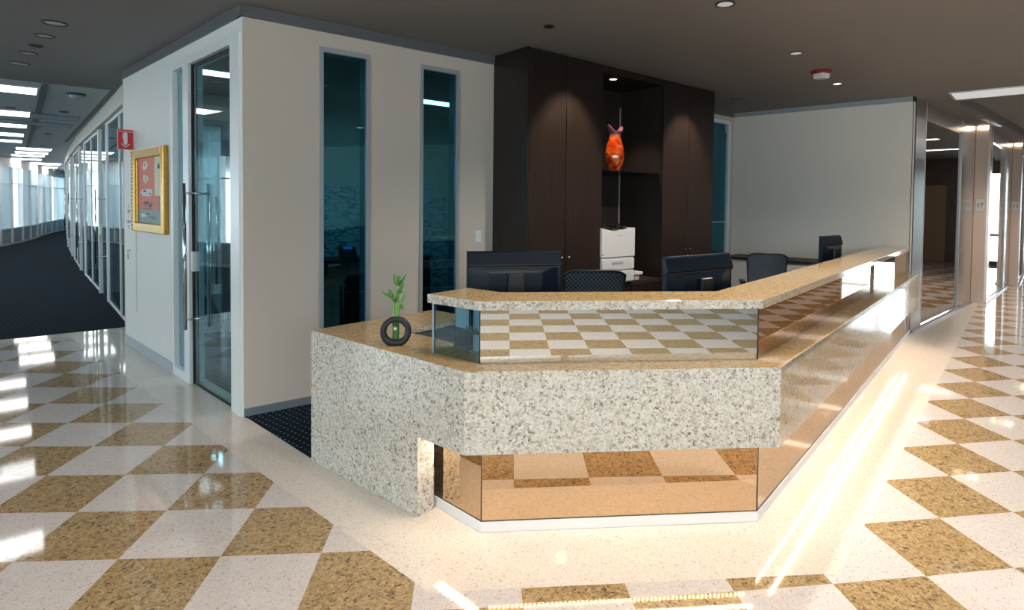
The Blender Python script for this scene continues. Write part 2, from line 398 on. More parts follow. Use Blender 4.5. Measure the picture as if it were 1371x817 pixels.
# flush access door in the wall under the painting
o = LW.p3(2.95, 0, .9); t = thing('access_door', 'flush white wall cupboard door with thin groove, left of the gold framed painting', 'cupboard door', o)
mb = MB(); LW.box(mb, 2.74, 3.14, -.006, 0, .38, 1.72); mb.build('door_panel', WALLW, t, o, bevel=.002)
mb = MB(); LW.box(mb, 2.715, 2.735, -.004, 0, .38, 1.70); mb.build('groove', pbr('cream_trim', (.62, .58, .46), .5), t, o)
mb = MB(); mb.tube([LW.p3(2.93, -.006, .99), LW.p3(2.93, -.03, .985), LW.p3(2.90, -.035, .95), LW.p3(2.90, -.03, .90)], .006, 8); mb.build('hook_handle', CHROME, t, o)
# illegible grey wall lettering
o = LW.p3(2.98, -.007, 1.33); t = thing('wall_lettering', 'small grey vertical lettering on the white wall left of the painting', 'lettering', o)
INK = pbr('grey_ink', (.40, .40, .41), .6)
for s, w, z, h in ((2.98, .02, 1.44, .035), (2.98, .10, 1.385, .035), (2.98, .015, 1.335, .03), (2.98, .13, 1.28, .035), (2.98, .035, 1.225, .04)):
    n = max(1, int(w / .022)); mb = MB()
    for k in range(n):
        a = s - w / 2 + w * k / n; LW.box(mb, a + .002, a + w / n - .004, -.0085, -.0065, z - h / 2, z + h / 2)
    mb.build('lettering_line', INK, t, o)

# painting
o = LW.p3(2.17, 0, 1.2); t = thing('framed_painting', 'coral red abstract painting in a wide gold frame on the white wall', 'painting', o)
z0, z1, s0, s1 = 1.20, 1.985, 1.66, 2.68
mb = MB(); fwid = .085
LW.box(mb, s0, s0 + fwid, -.045, -.001, z0, z1); LW.box(mb, s1 - fwid, s1, -.045, -.001, z0, z1)
LW.box(mb, s0 + fwid, s1 - fwid, -.045, -.001, z0, z0 + fwid); LW.box(mb, s0 + fwid, s1 - fwid, -.045, -.001, z1 - fwid, z1)
LW.box(mb, s0 + fwid, s0 + fwid + .02, -.03, -.001, z0 + fwid, z1 - fwid); LW.box(mb, s1 - fwid - .02, s1 - fwid, -.03, -.001, z0 + fwid, z1 - fwid)
mb.build('frame', GOLD, t, o, bevel=.008)
mb = MB()
for k in range(22):
    z = z0 + .02 + k * (z1 - z0 - .04) / 21
    c = LW.p(s1 - .006, -.04)
    mb.lathe([(.001, z - .014), (.012, z - .008), (.014, z), (.012, z + .008), (.001, z + .014)], c[0], c[1], 8)
mb.build('beading', GOLD, t, o)
mb = MB(); i0, i1, j0, j1 = s0 + fwid + .02, s1 - fwid - .02, z0 + fwid, z1 - fwid
LW.box(mb, i0, i1, -.014, -.001, j0, j1, 0)
def patch(a, b, c, d, mi, dd=-.0145): LW.box(mb, i0 + (i1 - i0) * (1 - b), i0 + (i1 - i0) * (1 - a), dd - .0008, dd, j0 + (j1 - j0) * c, j0 + (j1 - j0) * d, mi)
def blob(a, c, ra, rc, mi, dd=-.0156, n=14, jit=.25):
    pts = []
    for k in range(n):
        r = 1 + random.uniform(-jit, jit); th = 2 * math.pi * k / n
        pts.append(LW.p3(i0 + (i1 - i0) * (1 - a - ra * r * math.cos(th)), dd, j0 + (j1 - j0) * (c + rc * r * math.sin(th))))
    mb.quad(pts, mi)
patch(0, 1, 0, .2, 1); patch(.68, 1, .42, 1, 2); patch(.82, .94, .2, .42, 3)
for q in ((.3, .88, .11, .06, 2), (.32, .68, .1, .07, 2), (.36, .47, .27, .05, 4), (.4, .3, .25, .05, 5), (.84, .85, .05, .05, 3), (.22, .12, .12, .03, 4), (.6, .09, .16, .03, 3)): blob(*q)
for q in ((.3, .9, .02, .02, 6), (.33, .68, .015, .05, 6), (.28, .49, .07, .012, 6), (.5, .45, .05, .01, 6), (.34, .31, .09, .02, 6), (.52, .27, .04, .03, 6), (.84, .85, .02, .03, 6), (.4, .14, .15, .008, 6), (.42, .22, .2, .006, 6)): blob(*q, dd=-.0166)
P_ = lambda n, c: pbr(n, c, .6)
mb.build('canvas', [P_('coral_paint', (.72, .22, .17)), P_('grey_green_paint', (.28, .38, .36)), P_('cream_paint', (.74, .68, .50)), P_('slate_paint', (.22, .25, .3)), P_('pale_paint', (.70, .66, .68)), P_('rust_paint', (.5, .18, .12)), P_('ink_paint', (.06, .06, .1))], t, o)

# red projecting sign
S3 = LW.p(2.79, 0); o = (S3[0], S3[1], 2.0)
sf = Fr(S3, (S3[0] - LW.n[0], S3[1] - LW.n[1]), 1)   # s sticks out of the wall
t = thing('extinguisher_sign', 'small red projecting fire extinguisher sign above the gold framed painting', 'sign', o)
mb = MB(); sf.box(mb, .002, .135, -.008, 0, 2.0, 2.2); mb.build('sign_plate', RED, t, o)
side = 1 if (sf.n[0] * -S3[0] + sf.n[1] * -S3[1]) > 0 else -1
dz = .0015 if side > 0 else -.0095
mb = MB()
def sp(a, b, z0, z1): sf.box(mb, a, b, dz - .0005, dz + .0005, z0, z1)
sp(.008, .129, 2.176, 2.181); sp(.052, .085, 2.06, 2.165); sp(.060, .077, 2.165, 2.175); sp(.086, .092, 2.11, 2.16); sp(.058, .079, 2.052, 2.06)
for k in range(8):
    sp(.035 + k * .004, .043 + k * .004, 2.052 - k * .004, 2.060 - k * .004); sp(.094 - k * .004, .102 - k * .004, 2.052 - k * .004, 2.060 - k * .004)
sp(.0, .004, 2.0, 2.2); sp(.131, .135, 2.0, 2.2); sp(.0, .135, 2.0, 2.004)
mb.build('pictogram', WHITEP, t, o)

# light switch at the end of the front wall
o = FW.p3(1.905, 0, 1.21); t = thing('light_switch', 'white double light switch on the wall beside the dark cabinet', 'light switch', o)
mb = MB(); FW.box(mb, 1.875, 1.935, -.008, 0, 1.165, 1.265); mb.build('switch_plate', WHITEP, t, o, bevel=.002)
for a in (1.885, 1.91):
    mb = MB(); FW.box(mb, a, a + .016, -.012, -.008, 1.19, 1.24); mb.build('rocker', WHITEP, t, o, bevel=.001)

# ---- office interior
bk = (B[0] + FW.u[0] * 4.6, B[1] + FW.u[1] * 4.6)
BW = Fr(B, bk, 1)
mb = MB()
BW.box(mb, .98, 4.7, 0, .1, 0, H); BW.box(mb, 0, .98, 0, .1, 2.42, H); BW.box(mb, 0, .08, 0, .1, 0, 2.42)
struct(mb.build('wall_office', pbr('beige_office_paint', (.50, .44, .36), .6)), 'beige partition wall inside the office')
mb = MB(); BW.box(mb, 1.02, 4.6, -.02, -.002, .08, 1.72); struct(mb.build('wall_office_panel', CRACK), 'glass panelling with a crackle line pattern inside the office')
mb = MB(); BW.box(mb, .08, .14, -.02, .1, 0, 2.42); BW.box(mb, .92, .98, -.02, .1, 0, 2.42); BW.box(mb, .14, .92, -.02, .1, 2.36, 2.42)
of = struct(mb.build('door_2', TRIM), 'dark framed inner office door')
mb = MB(); BW.box(mb, .14, .92, .03, .04, .0, 2.36); mb.build('door_glass', PART, of)
mb = MB(); mb.tube([BW.p3(.84, -.06, .55), BW.p3(.84, -.06, 1.55)], .012, 10); mb.tube([BW.p3(.84, .03, .65), BW.p3(.84, -.06, .65)], .008, 8); mb.tube([BW.p3(.84, .03, 1.45), BW.p3(.84, -.06, 1.45)], .008, 8); mb.build('handle', CHROME, of)
offp = [LW.p(.06, .125), LW.p(3.1, .125), BW.p(.05, -.02), BW.p(4.5, -.02), FW.p(2.9, .125), FW.p(.1, .125)]
mb = MB(); mb.prism(offp, .001, .004)
RW = Fr(bk, (bk[0] + .52, bk[1] - 1.4), 1)
mb2 = MB(); RW.box(mb2, 0, 3.2, 0, .1, 0, H); struct(mb2.build('wall_office_side', pbr('office_side_paint', (.38, .38, .37), .6)), 'side wall of the office')
struct(mb.build('floor_office_carpet', CARPET), 'dark office carpet')
mb = MB(); mb.prism(offp, 2.70, 2.72); struct(mb.build('ceiling_office', CEIL), 'grey office ceiling')
def panel_light(name, x0, x1, y0, y1, fr, z, label, cat='ceiling light', group=None, mat=None, fmat=None):
    o = fr.p3((x0 + x1) / 2, (y0 + y1) / 2, z); t = thing(name, label, cat, o, 0, group)
    mb = MB(); e = .02
    for a in ((x0, x0 + e, y0, y1), (x1 - e, x1, y0, y1), (x0 + e, x1 - e, y0, y0 + e), (x0 + e, x1 - e, y1 - e, y1)): fr.box(mb, *a, z - .012, z)
    mb.build('frame', fmat or WHITEP, t, o)
    mb = MB(); fr.box(mb, x0 + e, x1 - e, y0 + e, y1 - e, z - .009, z - .002); mb.build('diffuser', mat or TROFF, t, o)
    return t
panel_light('ceiling_light', 2.1, 3.3, -1.5, -1.2, BW, 2.70, 'office ceiling light seen through the window nearer the cabinet', group=None, mat=TROFF2)
panel_light('ceiling_light', .4, 1.6, -1.5, -1.2, BW, 2.70, 'office ceiling light added to brighten the room behind the glass door')  # second panel, added to brighten the office interior
# office furniture glimpsed through the first window
o = BW.p3(2.3, -.35, 0); t = thing('office_credenza', 'dark low credenza seen through the window nearer the wall corner', 'credenza', o)
mb = MB(); BW.box(mb, 1.6, 3.3, -.52, -.06, .006, .78); mb.build('body', WOODIN, t, o)
mb = MB(); BW.box(mb, 1.58, 3.32, -.54, -.04, .78, .81); mb.build('top', DESKTOP, t, o)
for k in range(3):
    mb = MB(); BW.box(mb, 1.62 + k * .56, 2.14 + k * .56, -.535, -.52, .04, .76); mb.build('door', WOODIN, t, o, bevel=.003)
q = BW.p(1.72, -.42); t = thing('office_monitor', 'pale blue lit monitor seen at the left edge of the first window', 'monitor', (q[0], q[1], .81), math.radians(30))
mb = MB(); mb.box(-.19, .19, -.015, .02, .10, .48); mb.build('housing', BLACK, t, bevel=.006)
mb = MB(); mb.box(-.175, .175, -.018, -.0155, .12, .465); mb.build('screen', SCREENP, t)
mb = MB(); mb.box(-.03, .03, .02, .05, .0, .25); mb.box(-.1, .1, -.06, .1, 0, .012); mb.build('stand', BLACK, t)
q = BW.p(2.23, -.38); t = thing('desk_phone', 'black desk phone with lit blue display seen through the first window', 'phone', (q[0], q[1], .81), math.radians(28))
mb = MB(); mb.quad([(-.1, -.09, 0), (.1, -.09, 0), (.1, .09, 0), (-.1, .09, 0)]); mb.ring([[(-.1, -.09, 0), (.1, -.09, 0), (.1, .09, 0), (-.1, .09, 0)], [(-.1, -.09, .03), (.1, -.09, .03), (.1, .07, .14), (-.1, .07, .14)]], smooth=False); mb.build('body', BLACK, t, bevel=.004)
mb = MB(); mb.quad([(-.05, .0, .089), (.06, .0, .089), (.06, .062, .139), (-.05, .062, .139)]); mb.build('display', SCREEN, t)
mb = MB(); mb.tube([(-.08, -.07, .06), (-.08, 0, .11), (-.08, .06, .15)], [.02, .014, .02], 8); mb.build('handset', BLACK, t)

# ------------------------------------------------------------------ corridor inner partition
IN = [(-4.62, 6.62), (-5.89, 8.12), (-7.2, 9.45), (-9.9, 12.45), (-12.55, 15.5), (-15.2, 18.6), (-17.8, 21.75), (-20.4, 24.9), (-23.6, 28.9)]
mb = MB()
wB = Fr(B, IN[0]); wB.box(mb, 0, wB.len, -.12, 0, 0, H); struct(mb.build('wall_corner', WALLW))
nwin = 3; ndoor = 3
off = [(-4.62, 6.62)]
segs = [((-4.5, 6.44), (-7.2, 9.45))] + [(IN[k], IN[k + 1]) for k in range(2, 8)]
mbh = MB()
for k, (a, b) in enumerate(segs):
    fr = Fr(b, a, -1)  # s from far mullion toward the camera; d>0 inside offices?
    if fr.n[0] * 1 + fr.n[1] * 1 < 0: fr = Fr(b, a, 1)
    Ls = fr.len
    fr.box(mbh, 0, Ls, -.06, .06, 2.62, H)
    o = fr.p3(.6, 0, 0)
    dr = sroot('door_%d' % ndoor, o, 'glass corridor office door with long pull handles'); ndoor += 1
    mb = MB(); fr.box(mb, -.03, .09, -.03, .03, 0, 2.62); fr.box(mb, 1.06, 1.10, -.02, .02, 0, 2.62); mb.build('door_frame', WALU, dr, o)
    mb = MB(); fr.box(mb, .09, 1.06, -.006, .006, .01, 2.61); mb.build('door_glass', PART, dr, o)
    pull(fr, .2, -.08, .5, 1.66, dr, o, (.6, 1.52)); pull(fr, .2, .08, .5, 1.66, dr, o, (.6, 1.52))
    mb = MB(); fr.box(mb, .10, .19, -.02, .02, .95, 1.12); mb.build('door_lock', WHITEP, dr, o)
    step = (Ls - 1.10) / 2
    for q in range(2):
        window('window_%d' % nwin, fr, 1.10 + q * step, 1.10 + (q + 1) * step, .0, 2.62, WALU, PART, w=.03, d=.015, dg=-.002, label='glass partition pane along the corridor'); nwin += 1
struct(mbh.build('wall_corridor_header', pbr('cream_header', (.62, .60, .55), .6)))
# offices behind the partition
a, b = (-1.9, 8.6), (-19.0, 28.5)
mb = MB(); fr = Fr(a, b); fr.box(mb, 0, fr.len, 0, .1, 0, H)
struct(mb.build('wall_offices_back', pbr('pale_grey_wall', (.74, .78, .80), .6)), 'back wall of the corridor offices')
for k, (a, b) in enumerate([((-7.2, 9.45), (-4.9, 11.5)), ((-9.9, 12.45), (-7.6, 14.6)), ((-12.55, 15.5), (-10.4, 17.4))]):
    mb = MB(); fr = Fr(a, b); fr.box(mb, .1, fr.len, -.05, .05, 0, H); struct(mb.build('wall_offices_divider_%d' % k, WALLW))
for k, (x, y) in enumerate([(-5.2, 9.6), (-7.8, 12.6)]):
    fr = Fr((x, y), (x + .64, y + .77)); panel_light('ceiling_light', -.15, .15, -.6, .6, fr, H, ('ceiling light added to brighten the nearest corridor office behind the glass', 'ceiling light added to brighten the second corridor office behind the glass')[k], mat=TROFF2)  # panels added to brighten the rooms beyond the partition
    t = thing('office_desk', ('dark desk in the nearest corridor office behind the glass', 'dark desk in the second corridor office behind the glass')[k], 'desk', (x + .3, y + .2, 0), math.radians(50))
    mb = MB(); mb.box(-.8, .8, -.35, .35, .70, .74); mb.build('top', DESKTOP, t)
    for q in (-1, 1):
        mb = MB(); mb.box(q * .78 - .02, q * .78 + .02, -.33, .33, 0, .70); mb.build('side_panel', KNEE, t)
    mb = MB(); mb.box(-.76, .76, .2, .23, .15, .70); mb.build('modesty_panel', KNEE, t)

# ------------------------------------------------------------------ outer window wall (curved)
OUT = [(-7.6, -4.9), (-8.3, -2), (-8.9, 1), (-9.8, 4), (-11.1, 7), (-12.6, 10), (-14.2, 13), (-15.7, 15.9), (-16.98, 18.19), (-18.06, 20.17), (-19.5, 22.4), (-21.0, 24.5), (-22.6, 27.0), (-24.6, 30.4)]
mbw = MB(); kk = 0
for i in range(len(OUT) - 1):
    a, b = OUT[i], OUT[i + 1]
    fr = Fr(a, b, 1)
    fr.box(mbw, 0, fr.len, 0, .15, 2.52, H + .1)
    fr.box(mbw, 0, fr.len, 0, .15, 0, .08)
    nb = 2 if i < 7 else 2
    for q in range(nb):
        s0, s1 = fr.len * q / nb, fr.len * (q + 1) / nb
        o = fr.p3((s0 + s1) / 2, 0, .08)
        r = sroot('window_%d' % nwin, o, 'floor to ceiling window bay of the curved corridor'); nwin += 1
        mb = MB()
        for s in (s0, s1 - .05): fr.box(mb, s, s + .05, -.05, .1, .08, 2.52)
        fr.box(mb, s0 + .05, s1 - .05, -.03, .08, .52, .56); fr.box(mb, s0 + .05, s1 - .05, -.03, .08, 2.0, 2.03)
        mb.build('window_frame', WALU, r, o)
        mb = MB(); fr.box(mb, s0 + .05, s1 - .05, .0, .01, .08, .52); mb.build('knee_panel', KNEE, r, o)
        kk += 1
        mb = MB(); fr.box(mb, s0 + .05, s1 - .05, .02, .028, .56, 2.52); mb.build('window_pane', WING if kk % 3 == 0 else FROST, r, o)
struct(mbw.build('wall_outer', WALLW), 'white framed outer wall of the corridor')
mb = MB(); fr = Fr((-25.5, 30.4), (-17, 28.0)); fr.box(mb, 0, fr.len, 0, .1, 0, H + .1); struct(mb.build('wall_corridor_end', FROST))  # made translucent so the sky behind lights up the corridor end

# walls behind the camera and to the right
WYB = -4.9
mb = MB(); bw = Fr((7.6, WYB), (-7.6, WYB), 1)
bw.box(mb, 0, bw.len, 0, .15, 2.75, H + .1); bw.box(mb, 0, bw.len, 0, .15, 0, 1.45)
struct(mb.build('wall_behind', WALLW))
nb = 8
for q in range(nb):
    s0, s1 = bw.len * q / nb, bw.len * (q + 1) / nb; o = bw.p3((s0 + s1) / 2, 0, 1.45)
    r = sroot('window_%d' % nwin, o); nwin += 1
    mb = MB()
    for s in (s0, s1 - .06): bw.box(mb, s, s + .06, -.03, .1, 1.45, 2.75)
    mb.build('window_frame', WALU, r, o)
    mb = MB(); bw.box(mb, s0 + .06, s1 - .06, .03, .036, 1.45, 2.75); mb.build('window_pane', WING, r, o)
mb = MB(); rw = Fr((7.6, WYB), (6.7, 4.9), -1); rw.box(mb, 0, rw.len, 0, .15, 0, H + .1)
struct(mb.build('wall_right', pbr('beige_paint', (.52, .45, .38), .6)))
U = (.722, .692); V = (.692, -.722)
def uv(u, v): return (U[0] * u + V[0] * v, U[1] * u + V[1] * v)
mb = MB(); ow = Fr((6.7, 4.9), uv(20, 1.15), -1); ow.box(mb, 0, ow.len, 0, .15, 0, H + .2)
struct(mb.build('wall_lobby', pbr('brown_lobby_wall', (.16, .09, .055), .35, noise=((.11, .06, .04), (20, 20, 1), 2))))
mb = MB(); ew = Fr(uv(20, 1.2), uv(20, -3.2), -1)
ew.box(mb, 0, 1.75, 0, .1, 0, H + .2); ew.box(mb, 1.75, 4.4, 0, .1, 2.5, H + .2); ew.box(mb, 1.75, 4.4, 0, .1, 0, .1)
struct(mb.build('wall_lobby_end', pbr('brown_end_wall', (.12, .07, .045), .4)))
o = ew.p3(.8, 0, 0); mb = MB(); ew.box(mb, .35, 1.25, -.03, 0, 0, 2.2); dd = struct(mb.build('door_20', pbr('tan_door', (.42, .28, .15), .4)), 'tan door at the end of the elevator lobby')
mb = MB(); mb.lathe([(.02, 1.0), (.028, 1.02), (.02, 1.04)], *ew.p(1.15, -.06), n=10); mb.build('handle', CHROME, dd)
for q in range(3):
    s0 = 1.75 + q * .86; o = ew.p3(s0 + .4, 0, .1); r = sroot('window_%d' % nwin, o); nwin += 1
    mb = MB(); ew.box(mb, s0, s0 + .05, -.03, .08, .1, 2.5); ew.box(mb, s0 + .81, s0 + .86, -.03, .08, .1, 2.5); ew.box(mb, s0 + .05, s0 + .81, -.03, .08, .78, .86); mb.build('window_frame', WALU, r, o)
    mb = MB(); ew.box(mb, s0 + .05, s0 + .81, .02, .026, .1, 2.5); mb.build('window_pane', WING, r, o)

# ------------------------------------------------------------------ elevator facade
D0 = (4.378, 7.094)
ang = 44.2; cur = D0
bays = []
for k in range(4):
    a = math.radians(ang); end = (cur[0] + 3.4 * math.cos(a), cur[1] + 3.4 * math.sin(a))
    bays.append((cur, end)); nx, ny = math.sin(a), -math.cos(a)
    cur = (end[0] + nx * (.17 if k == 0 else .15), end[1] + ny * (.17 if k == 0 else .15)); ang += 2.6
PINK = pbr('pinkish_stone_jamb', (.70, .58, .50), .4)
for k, (a, b) in enumerate(bays):
    fr = Fr(a, b, 1)
    o = fr.p3(1.5, 0, 0)
    r = sroot('door_%d' % (21 + k), o, ('mirror polished elevator door bay next to the reception desk', 'second elevator door bay from the desk', 'third elevator door bay from the desk', 'farthest elevator door bay')[k])
    s0, e0, e1 = .02, .50, 2.47
    mb = MB(); fr.box(mb, s0, e0, 0, .1, .0, H - .002); mb.build('left_jamb', STEEL, r, o)
    mb = MB(); fr.box(mb, e1, 3.38, 0, .1, .0, H - .002); mb.build('right_jamb', STEEL, r, o)
    mb = MB(); fr.box(mb, e0, e1, .0, .1, 2.62, H - .002); mb.build('transom', STEEL, r, o)
    mb = MB(); fr.box(mb, e0 - .012, e0, -.002, .1, 0.0, H - .004); fr.box(mb, e1, e1 + .012, -.002, .1, 0, H - .004); mb.build('joint', WALU, r, o)
    for q in range(2):
        w = (e1 - e0) / 2
        mb = MB(); fr.box(mb, e0 + q * w + .003, e0 + (q + 1) * w - .003, .02, .06, .03, 2.62); mb.build('door_panel', DOORST, r, o)
    mb = MB(); fr.box(mb, s0, 3.35, -.035, .0, 0, .03); mb.build('door_sill', pbr('sill_%d' % k, (.42, .42, .46), .3, .6), r, o)
    # projecting pillar side with the floor sign
    sidew = .17 if k == 0 else .15
    mb = MB(); fr.box(mb, 3.40, 3.62, -sidew - .0, .3, 0, H - .002)
    struct(mb.build('pillar_%d' % (k + 1), PINK), 'pinkish jamb between elevator bays carrying a 17 sign')
    mb = MB(); fr.box(mb, 3.375, 3.398, -.004, .1, 0, H - .01); struct(mb.build('trim_%d' % (20 + k), pbr('brown_joint_%d' % k, (.25, .13, .08), .5)))
    mb = MB(); fr.box(mb, 3.378, 3.398, -sidew, -.03, H - .05, H - .01); tl = mb.build('cove_light', COVE); tag(tl, 'warm light line at the top of elevator jamb %s from the desk' % ('first', 'second', 'third', 'fourth')[k], 'cove light')
    if k < 3:
        o = fr.p3(3.397, -sidew / 2 - .0, 1.49); t = thing('floor_sign', ('white 17 floor sign on the first elevator jamb from the desk', 'white 17 floor sign on the second elevator jamb', 'white 17 floor sign on the third elevator jamb')[k], 'sign', o, 0, 'elevator floor signs')
        mb = MB(); fr.box(mb, 3.394, 3.399, -sidew / 2 - .055, -sidew / 2 + .055, 1.49, 1.67); mb.build('plate', WHITEP, t, o)
        cu_ = bpy.data.curves.new('numerals', 'FONT'); cu_.body = '17'; cu_.size = .095; cu_.align_x = 'CENTER'; cu_.extrude = .001
        tmp = bpy.data.objects.new('numeral_curve', cu_); C.objects.link(tmp); bpy.context.view_layer.update()
        me_ = bpy.data.meshes.new_from_object(tmp.evaluated_get(bpy.context.evaluated_depsgraph_get())); bpy.data.objects.remove(tmp)
        tx = bpy.data.objects.new('numerals', me_); C.objects.link(tx); tx.parent = t; me_.materials.clear(); me_.materials.append(pbr('sign_ink_%d' % k, (.10, .13, .13), .5))
        a_ = math.atan2(fr.u[1], fr.u[0])
        tx.rotation_euler = (math.pi / 2, 0, a_ - math.pi / 2); tx.location = (-fr.u[0] * .006, -fr.u[1] * .006, .055)
fr0 = Fr(*bays[0], 1)
mb = MB(); fr0.box(mb, -.10, .018, -.005, .1, 0, H - .002); struct(mb.build('trim_30', DARKGAP), 'black reveal between wall and elevator steel')

# ------------------------------------------------------------------ rear wall
W0 = (2.63, 8.47); W1 = (4.30, 7.03)
RWL = Fr(W0, W1, 1)
mb = MB(); RWL.box(mb, 0, RWL.len + .02, 0, .12, 0, 2.78); struct(mb.build('wall_rear', pbr('rear_warm_paint', (.76, .73, .68), .6)), 'blank pale wall behind the long side of the desk')
mb = MB(); RWL.box(mb, -.02, RWL.len, -.015, .1, 2.78, H - .001); struct(mb.build('trim_5', pbr('bluegrey_trim', (.30, .34, .38), .5)))
DW = Fr(W0, (2.27, 8.16), -1)
mb = MB(); DW.box(mb, 0, .09, 0, .12, 0, 2.78); DW.box(mb, .09, 1.5, 0, .12, 2.72, 2.78); struct(mb.build('wall_rear_return', WALL))
mb = MB(); DW.box(mb, 0, 1.5, -.01, .1, 2.78, H - .001); struct(mb.build('trim_6', TRIM))
o = DW.p3(.5, 0, 0); r = sroot('door_30', o, 'teal tinted glass door beside the dark cabinet')
mb = MB(); DW.box(mb, .09, .15, -.015, .1, 0, 2.72); DW.box(mb, .15, 1.3, -.01, .1, 2.67, 2.72); mb.build('door_frame', WALU, r, o)
mb = MB(); DW.box(mb, .15, 1.3, .02, .03, 0, 2.67); mb.build('door_glass', TEALG, r, o)
mb = MB(); DW.box(mb, .15, 1.3, .018, .033, 1.28, 1.30); DW.box(mb, .17, .21, -.01, .04, 2.55, 2.67); mb.build('hinge_rail', ALU, r, o)
mb = MB(); DW.box(mb, -.3, 2.6, 1.8, 1.9, 0, H); DW.box(mb, -.4, -.3, .13, 1.9, 0, H); DW.box(mb, 2.6, 2.7, .0, 1.9, 0, H); DW.box(mb, -.4, 2.7, .12, 1.9, H - .05, H); struct(mb.build('wall_behind_door', pbr('teal_grey', (.20, .30, .32), .6)))

# ------------------------------------------------------------------ dark cabinet wall
F0 = (-.19, 5.0); F1 = (1.9, 6.86)
CB = Fr(F0, F1, 1)
CL = CB.len; DP = .62
o = CB.p3(CL / 2, DP / 2, 0)
cab = thing('storage_cabinet', 'tall espresso wood storage cabinet with an open niche holding a printer', 'cabinet', o)
mb = MB()
CB.box(mb, 0.02, .90, .02, DP, 0, H - .004)
CB.box(mb, 1.87, CL - .02, .02, DP, 0, H - .004)
CB.box(mb, .90, 1.87, DP - .02, DP, 0, H - .004); CB.box(mb, .90, 1.87, .02, DP - .02, 2.77, H - .004)
CB.box(mb, .90, 1.87, .03, DP - .02, .1, .70)
mb.build('carcass', WOODIN, cab, o)
mb = MB(); CB.box(mb, 0, .02, -.0, DP, .0, H - .004); mb.build('side_panel', WOOD, cab, o)
mb = MB(); CB.box(mb, CL - .02, CL, -.0, DP, .0, H - .004); mb.build('side_panel', WOOD, cab, o)
for a, b in ((.023, .444), (.452, .918), (1.852, 2.303), (2.311, CL - .023)):
    mb = MB(); CB.box(mb, a, b, -.004, .02, .08, H - .012); d = mb.build('door', WOOD, cab, o, bevel=.002)
    s = b - .04 if a < .1 or 1.8 < a < 2.2 else a + .04
    mb = MB(); mb.lathe([(.003, 1.02), (.009, 1.023), (.009, 1.037), (.003, 1.04)], *CB.p(s, -.014), n=10); mb.build('knob', CHROME, d, o)
mb = MB(); CB.box(mb, .918, 1.852, -.004, .02, 2.765, H - .012); mb.build('fascia', WOOD, cab, o)
mb = MB(); CB.box(mb, .905, 1.865, -.0, DP - .02, .70, .74); mb.build('counter', WOODIN, cab, o)
for a in (.92, 1.39):
    mb = MB(); CB.box(mb, a, a + .455, .0, .025, .1, .69); mb.build('door', WOOD, cab, o, bevel=.002)
mb = MB(); CB.box(mb, .905, 1.865, .06, DP - .02, 1.835, 1.85); mb.build('shelf', glass('dark_shelf_glass', (.30, .40, .42), .5, base=.1), cab, o)
mb = MB(); CB.box(mb, 1.835, 1.85, DP - .028, DP - .02, 1.3, 2.6); mb.build('shelf_track', GREYP, cab, o)

# art glass vase
q = CB.p(1.43, .30); t = thing('art_glass_vase', 'orange red art glass vase with two horned tips on the cabinet shelf', 'vase', (q[0], q[1], 1.85))
n = 32; prof = [(.045, 0), (.055, .004), (.080, .05), (.098, .11), (.104, .17), (.100, .23), (.085, .29), (.068, .34), (.058, .375), (.062, .40)]
R = [[(r * math.cos(2 * math.pi * i / n), r * .8 * math.sin(2 * math.pi * i / n), z) for i in range(n)] for r, z in prof]
top = []
for i in range(n):
    a = 2 * math.pi * i / n; c = abs(math.cos(a - .7)); k = c ** 8
    top.append(((.078 + .035 * k) * math.cos(a), (.078 + .035 * k) * .8 * math.sin(a), .425 + .075 * k))
R.append(top)
inner = [[(x * .86, y * .86, z if j else .012) for (x, y, z) in ring] for j, ring in enumerate(R)]
mb = MB(); mb.ring(R + inner[::-1])
m, nt, out = newmat('orange_art_glass')
b = N(nt, 'BsdfPrincipled'); b.inputs['Roughness'].default_value = .04; b.inputs['Coat Weight'].default_value = 1; b.inputs['Transmission Weight'].default_value = .25
tc = N(nt, 'TexCoord'); nz = N(nt, 'TexNoise'); nz.inputs['Scale'].default_value = 9; nz.inputs['Distortion'].default_value = 1.5; L(nt, tc.outputs['Object'], nz.inputs['Vector'])
rr = N(nt, 'ValToRGB'); e = rr.color_ramp.elements; e[0].position = .3; e[0].color = (.30, .01, .005, 1); e[1].position = .72; e[1].color = (1, .42, .05, 1); e2 = e.new(.5); e2.color = (.90, .10, .01, 1)
L(nt, nz.outputs['Fac'], rr.inputs[0])
gr = N(nt, 'SeparateXYZ'); L(nt, tc.outputs['Object'], gr.inputs[0]); mr = N(nt, 'MapRange'); mr.inputs['From Min'].default_value = .33; mr.inputs['From Max'].default_value = .42
L(nt, gr.outputs['Z'], mr.inputs['Value']); mx = N(nt, 'MixRGB'); mx.inputs[2].default_value = (.22, .10, .14, 1); L(nt, mr.outputs[0], mx.inputs['Fac']); L(nt, rr.outputs[0], mx.inputs[1])
L(nt, mx.outputs[0], b.inputs['Base Color']); L(nt, b.outputs[0], out.inputs['Surface'])
vb = mb.build('body', m, t)
sub = vb.modifiers.new('s', 'SUBSURF'); sub.levels = 1; sub.render_levels = 1

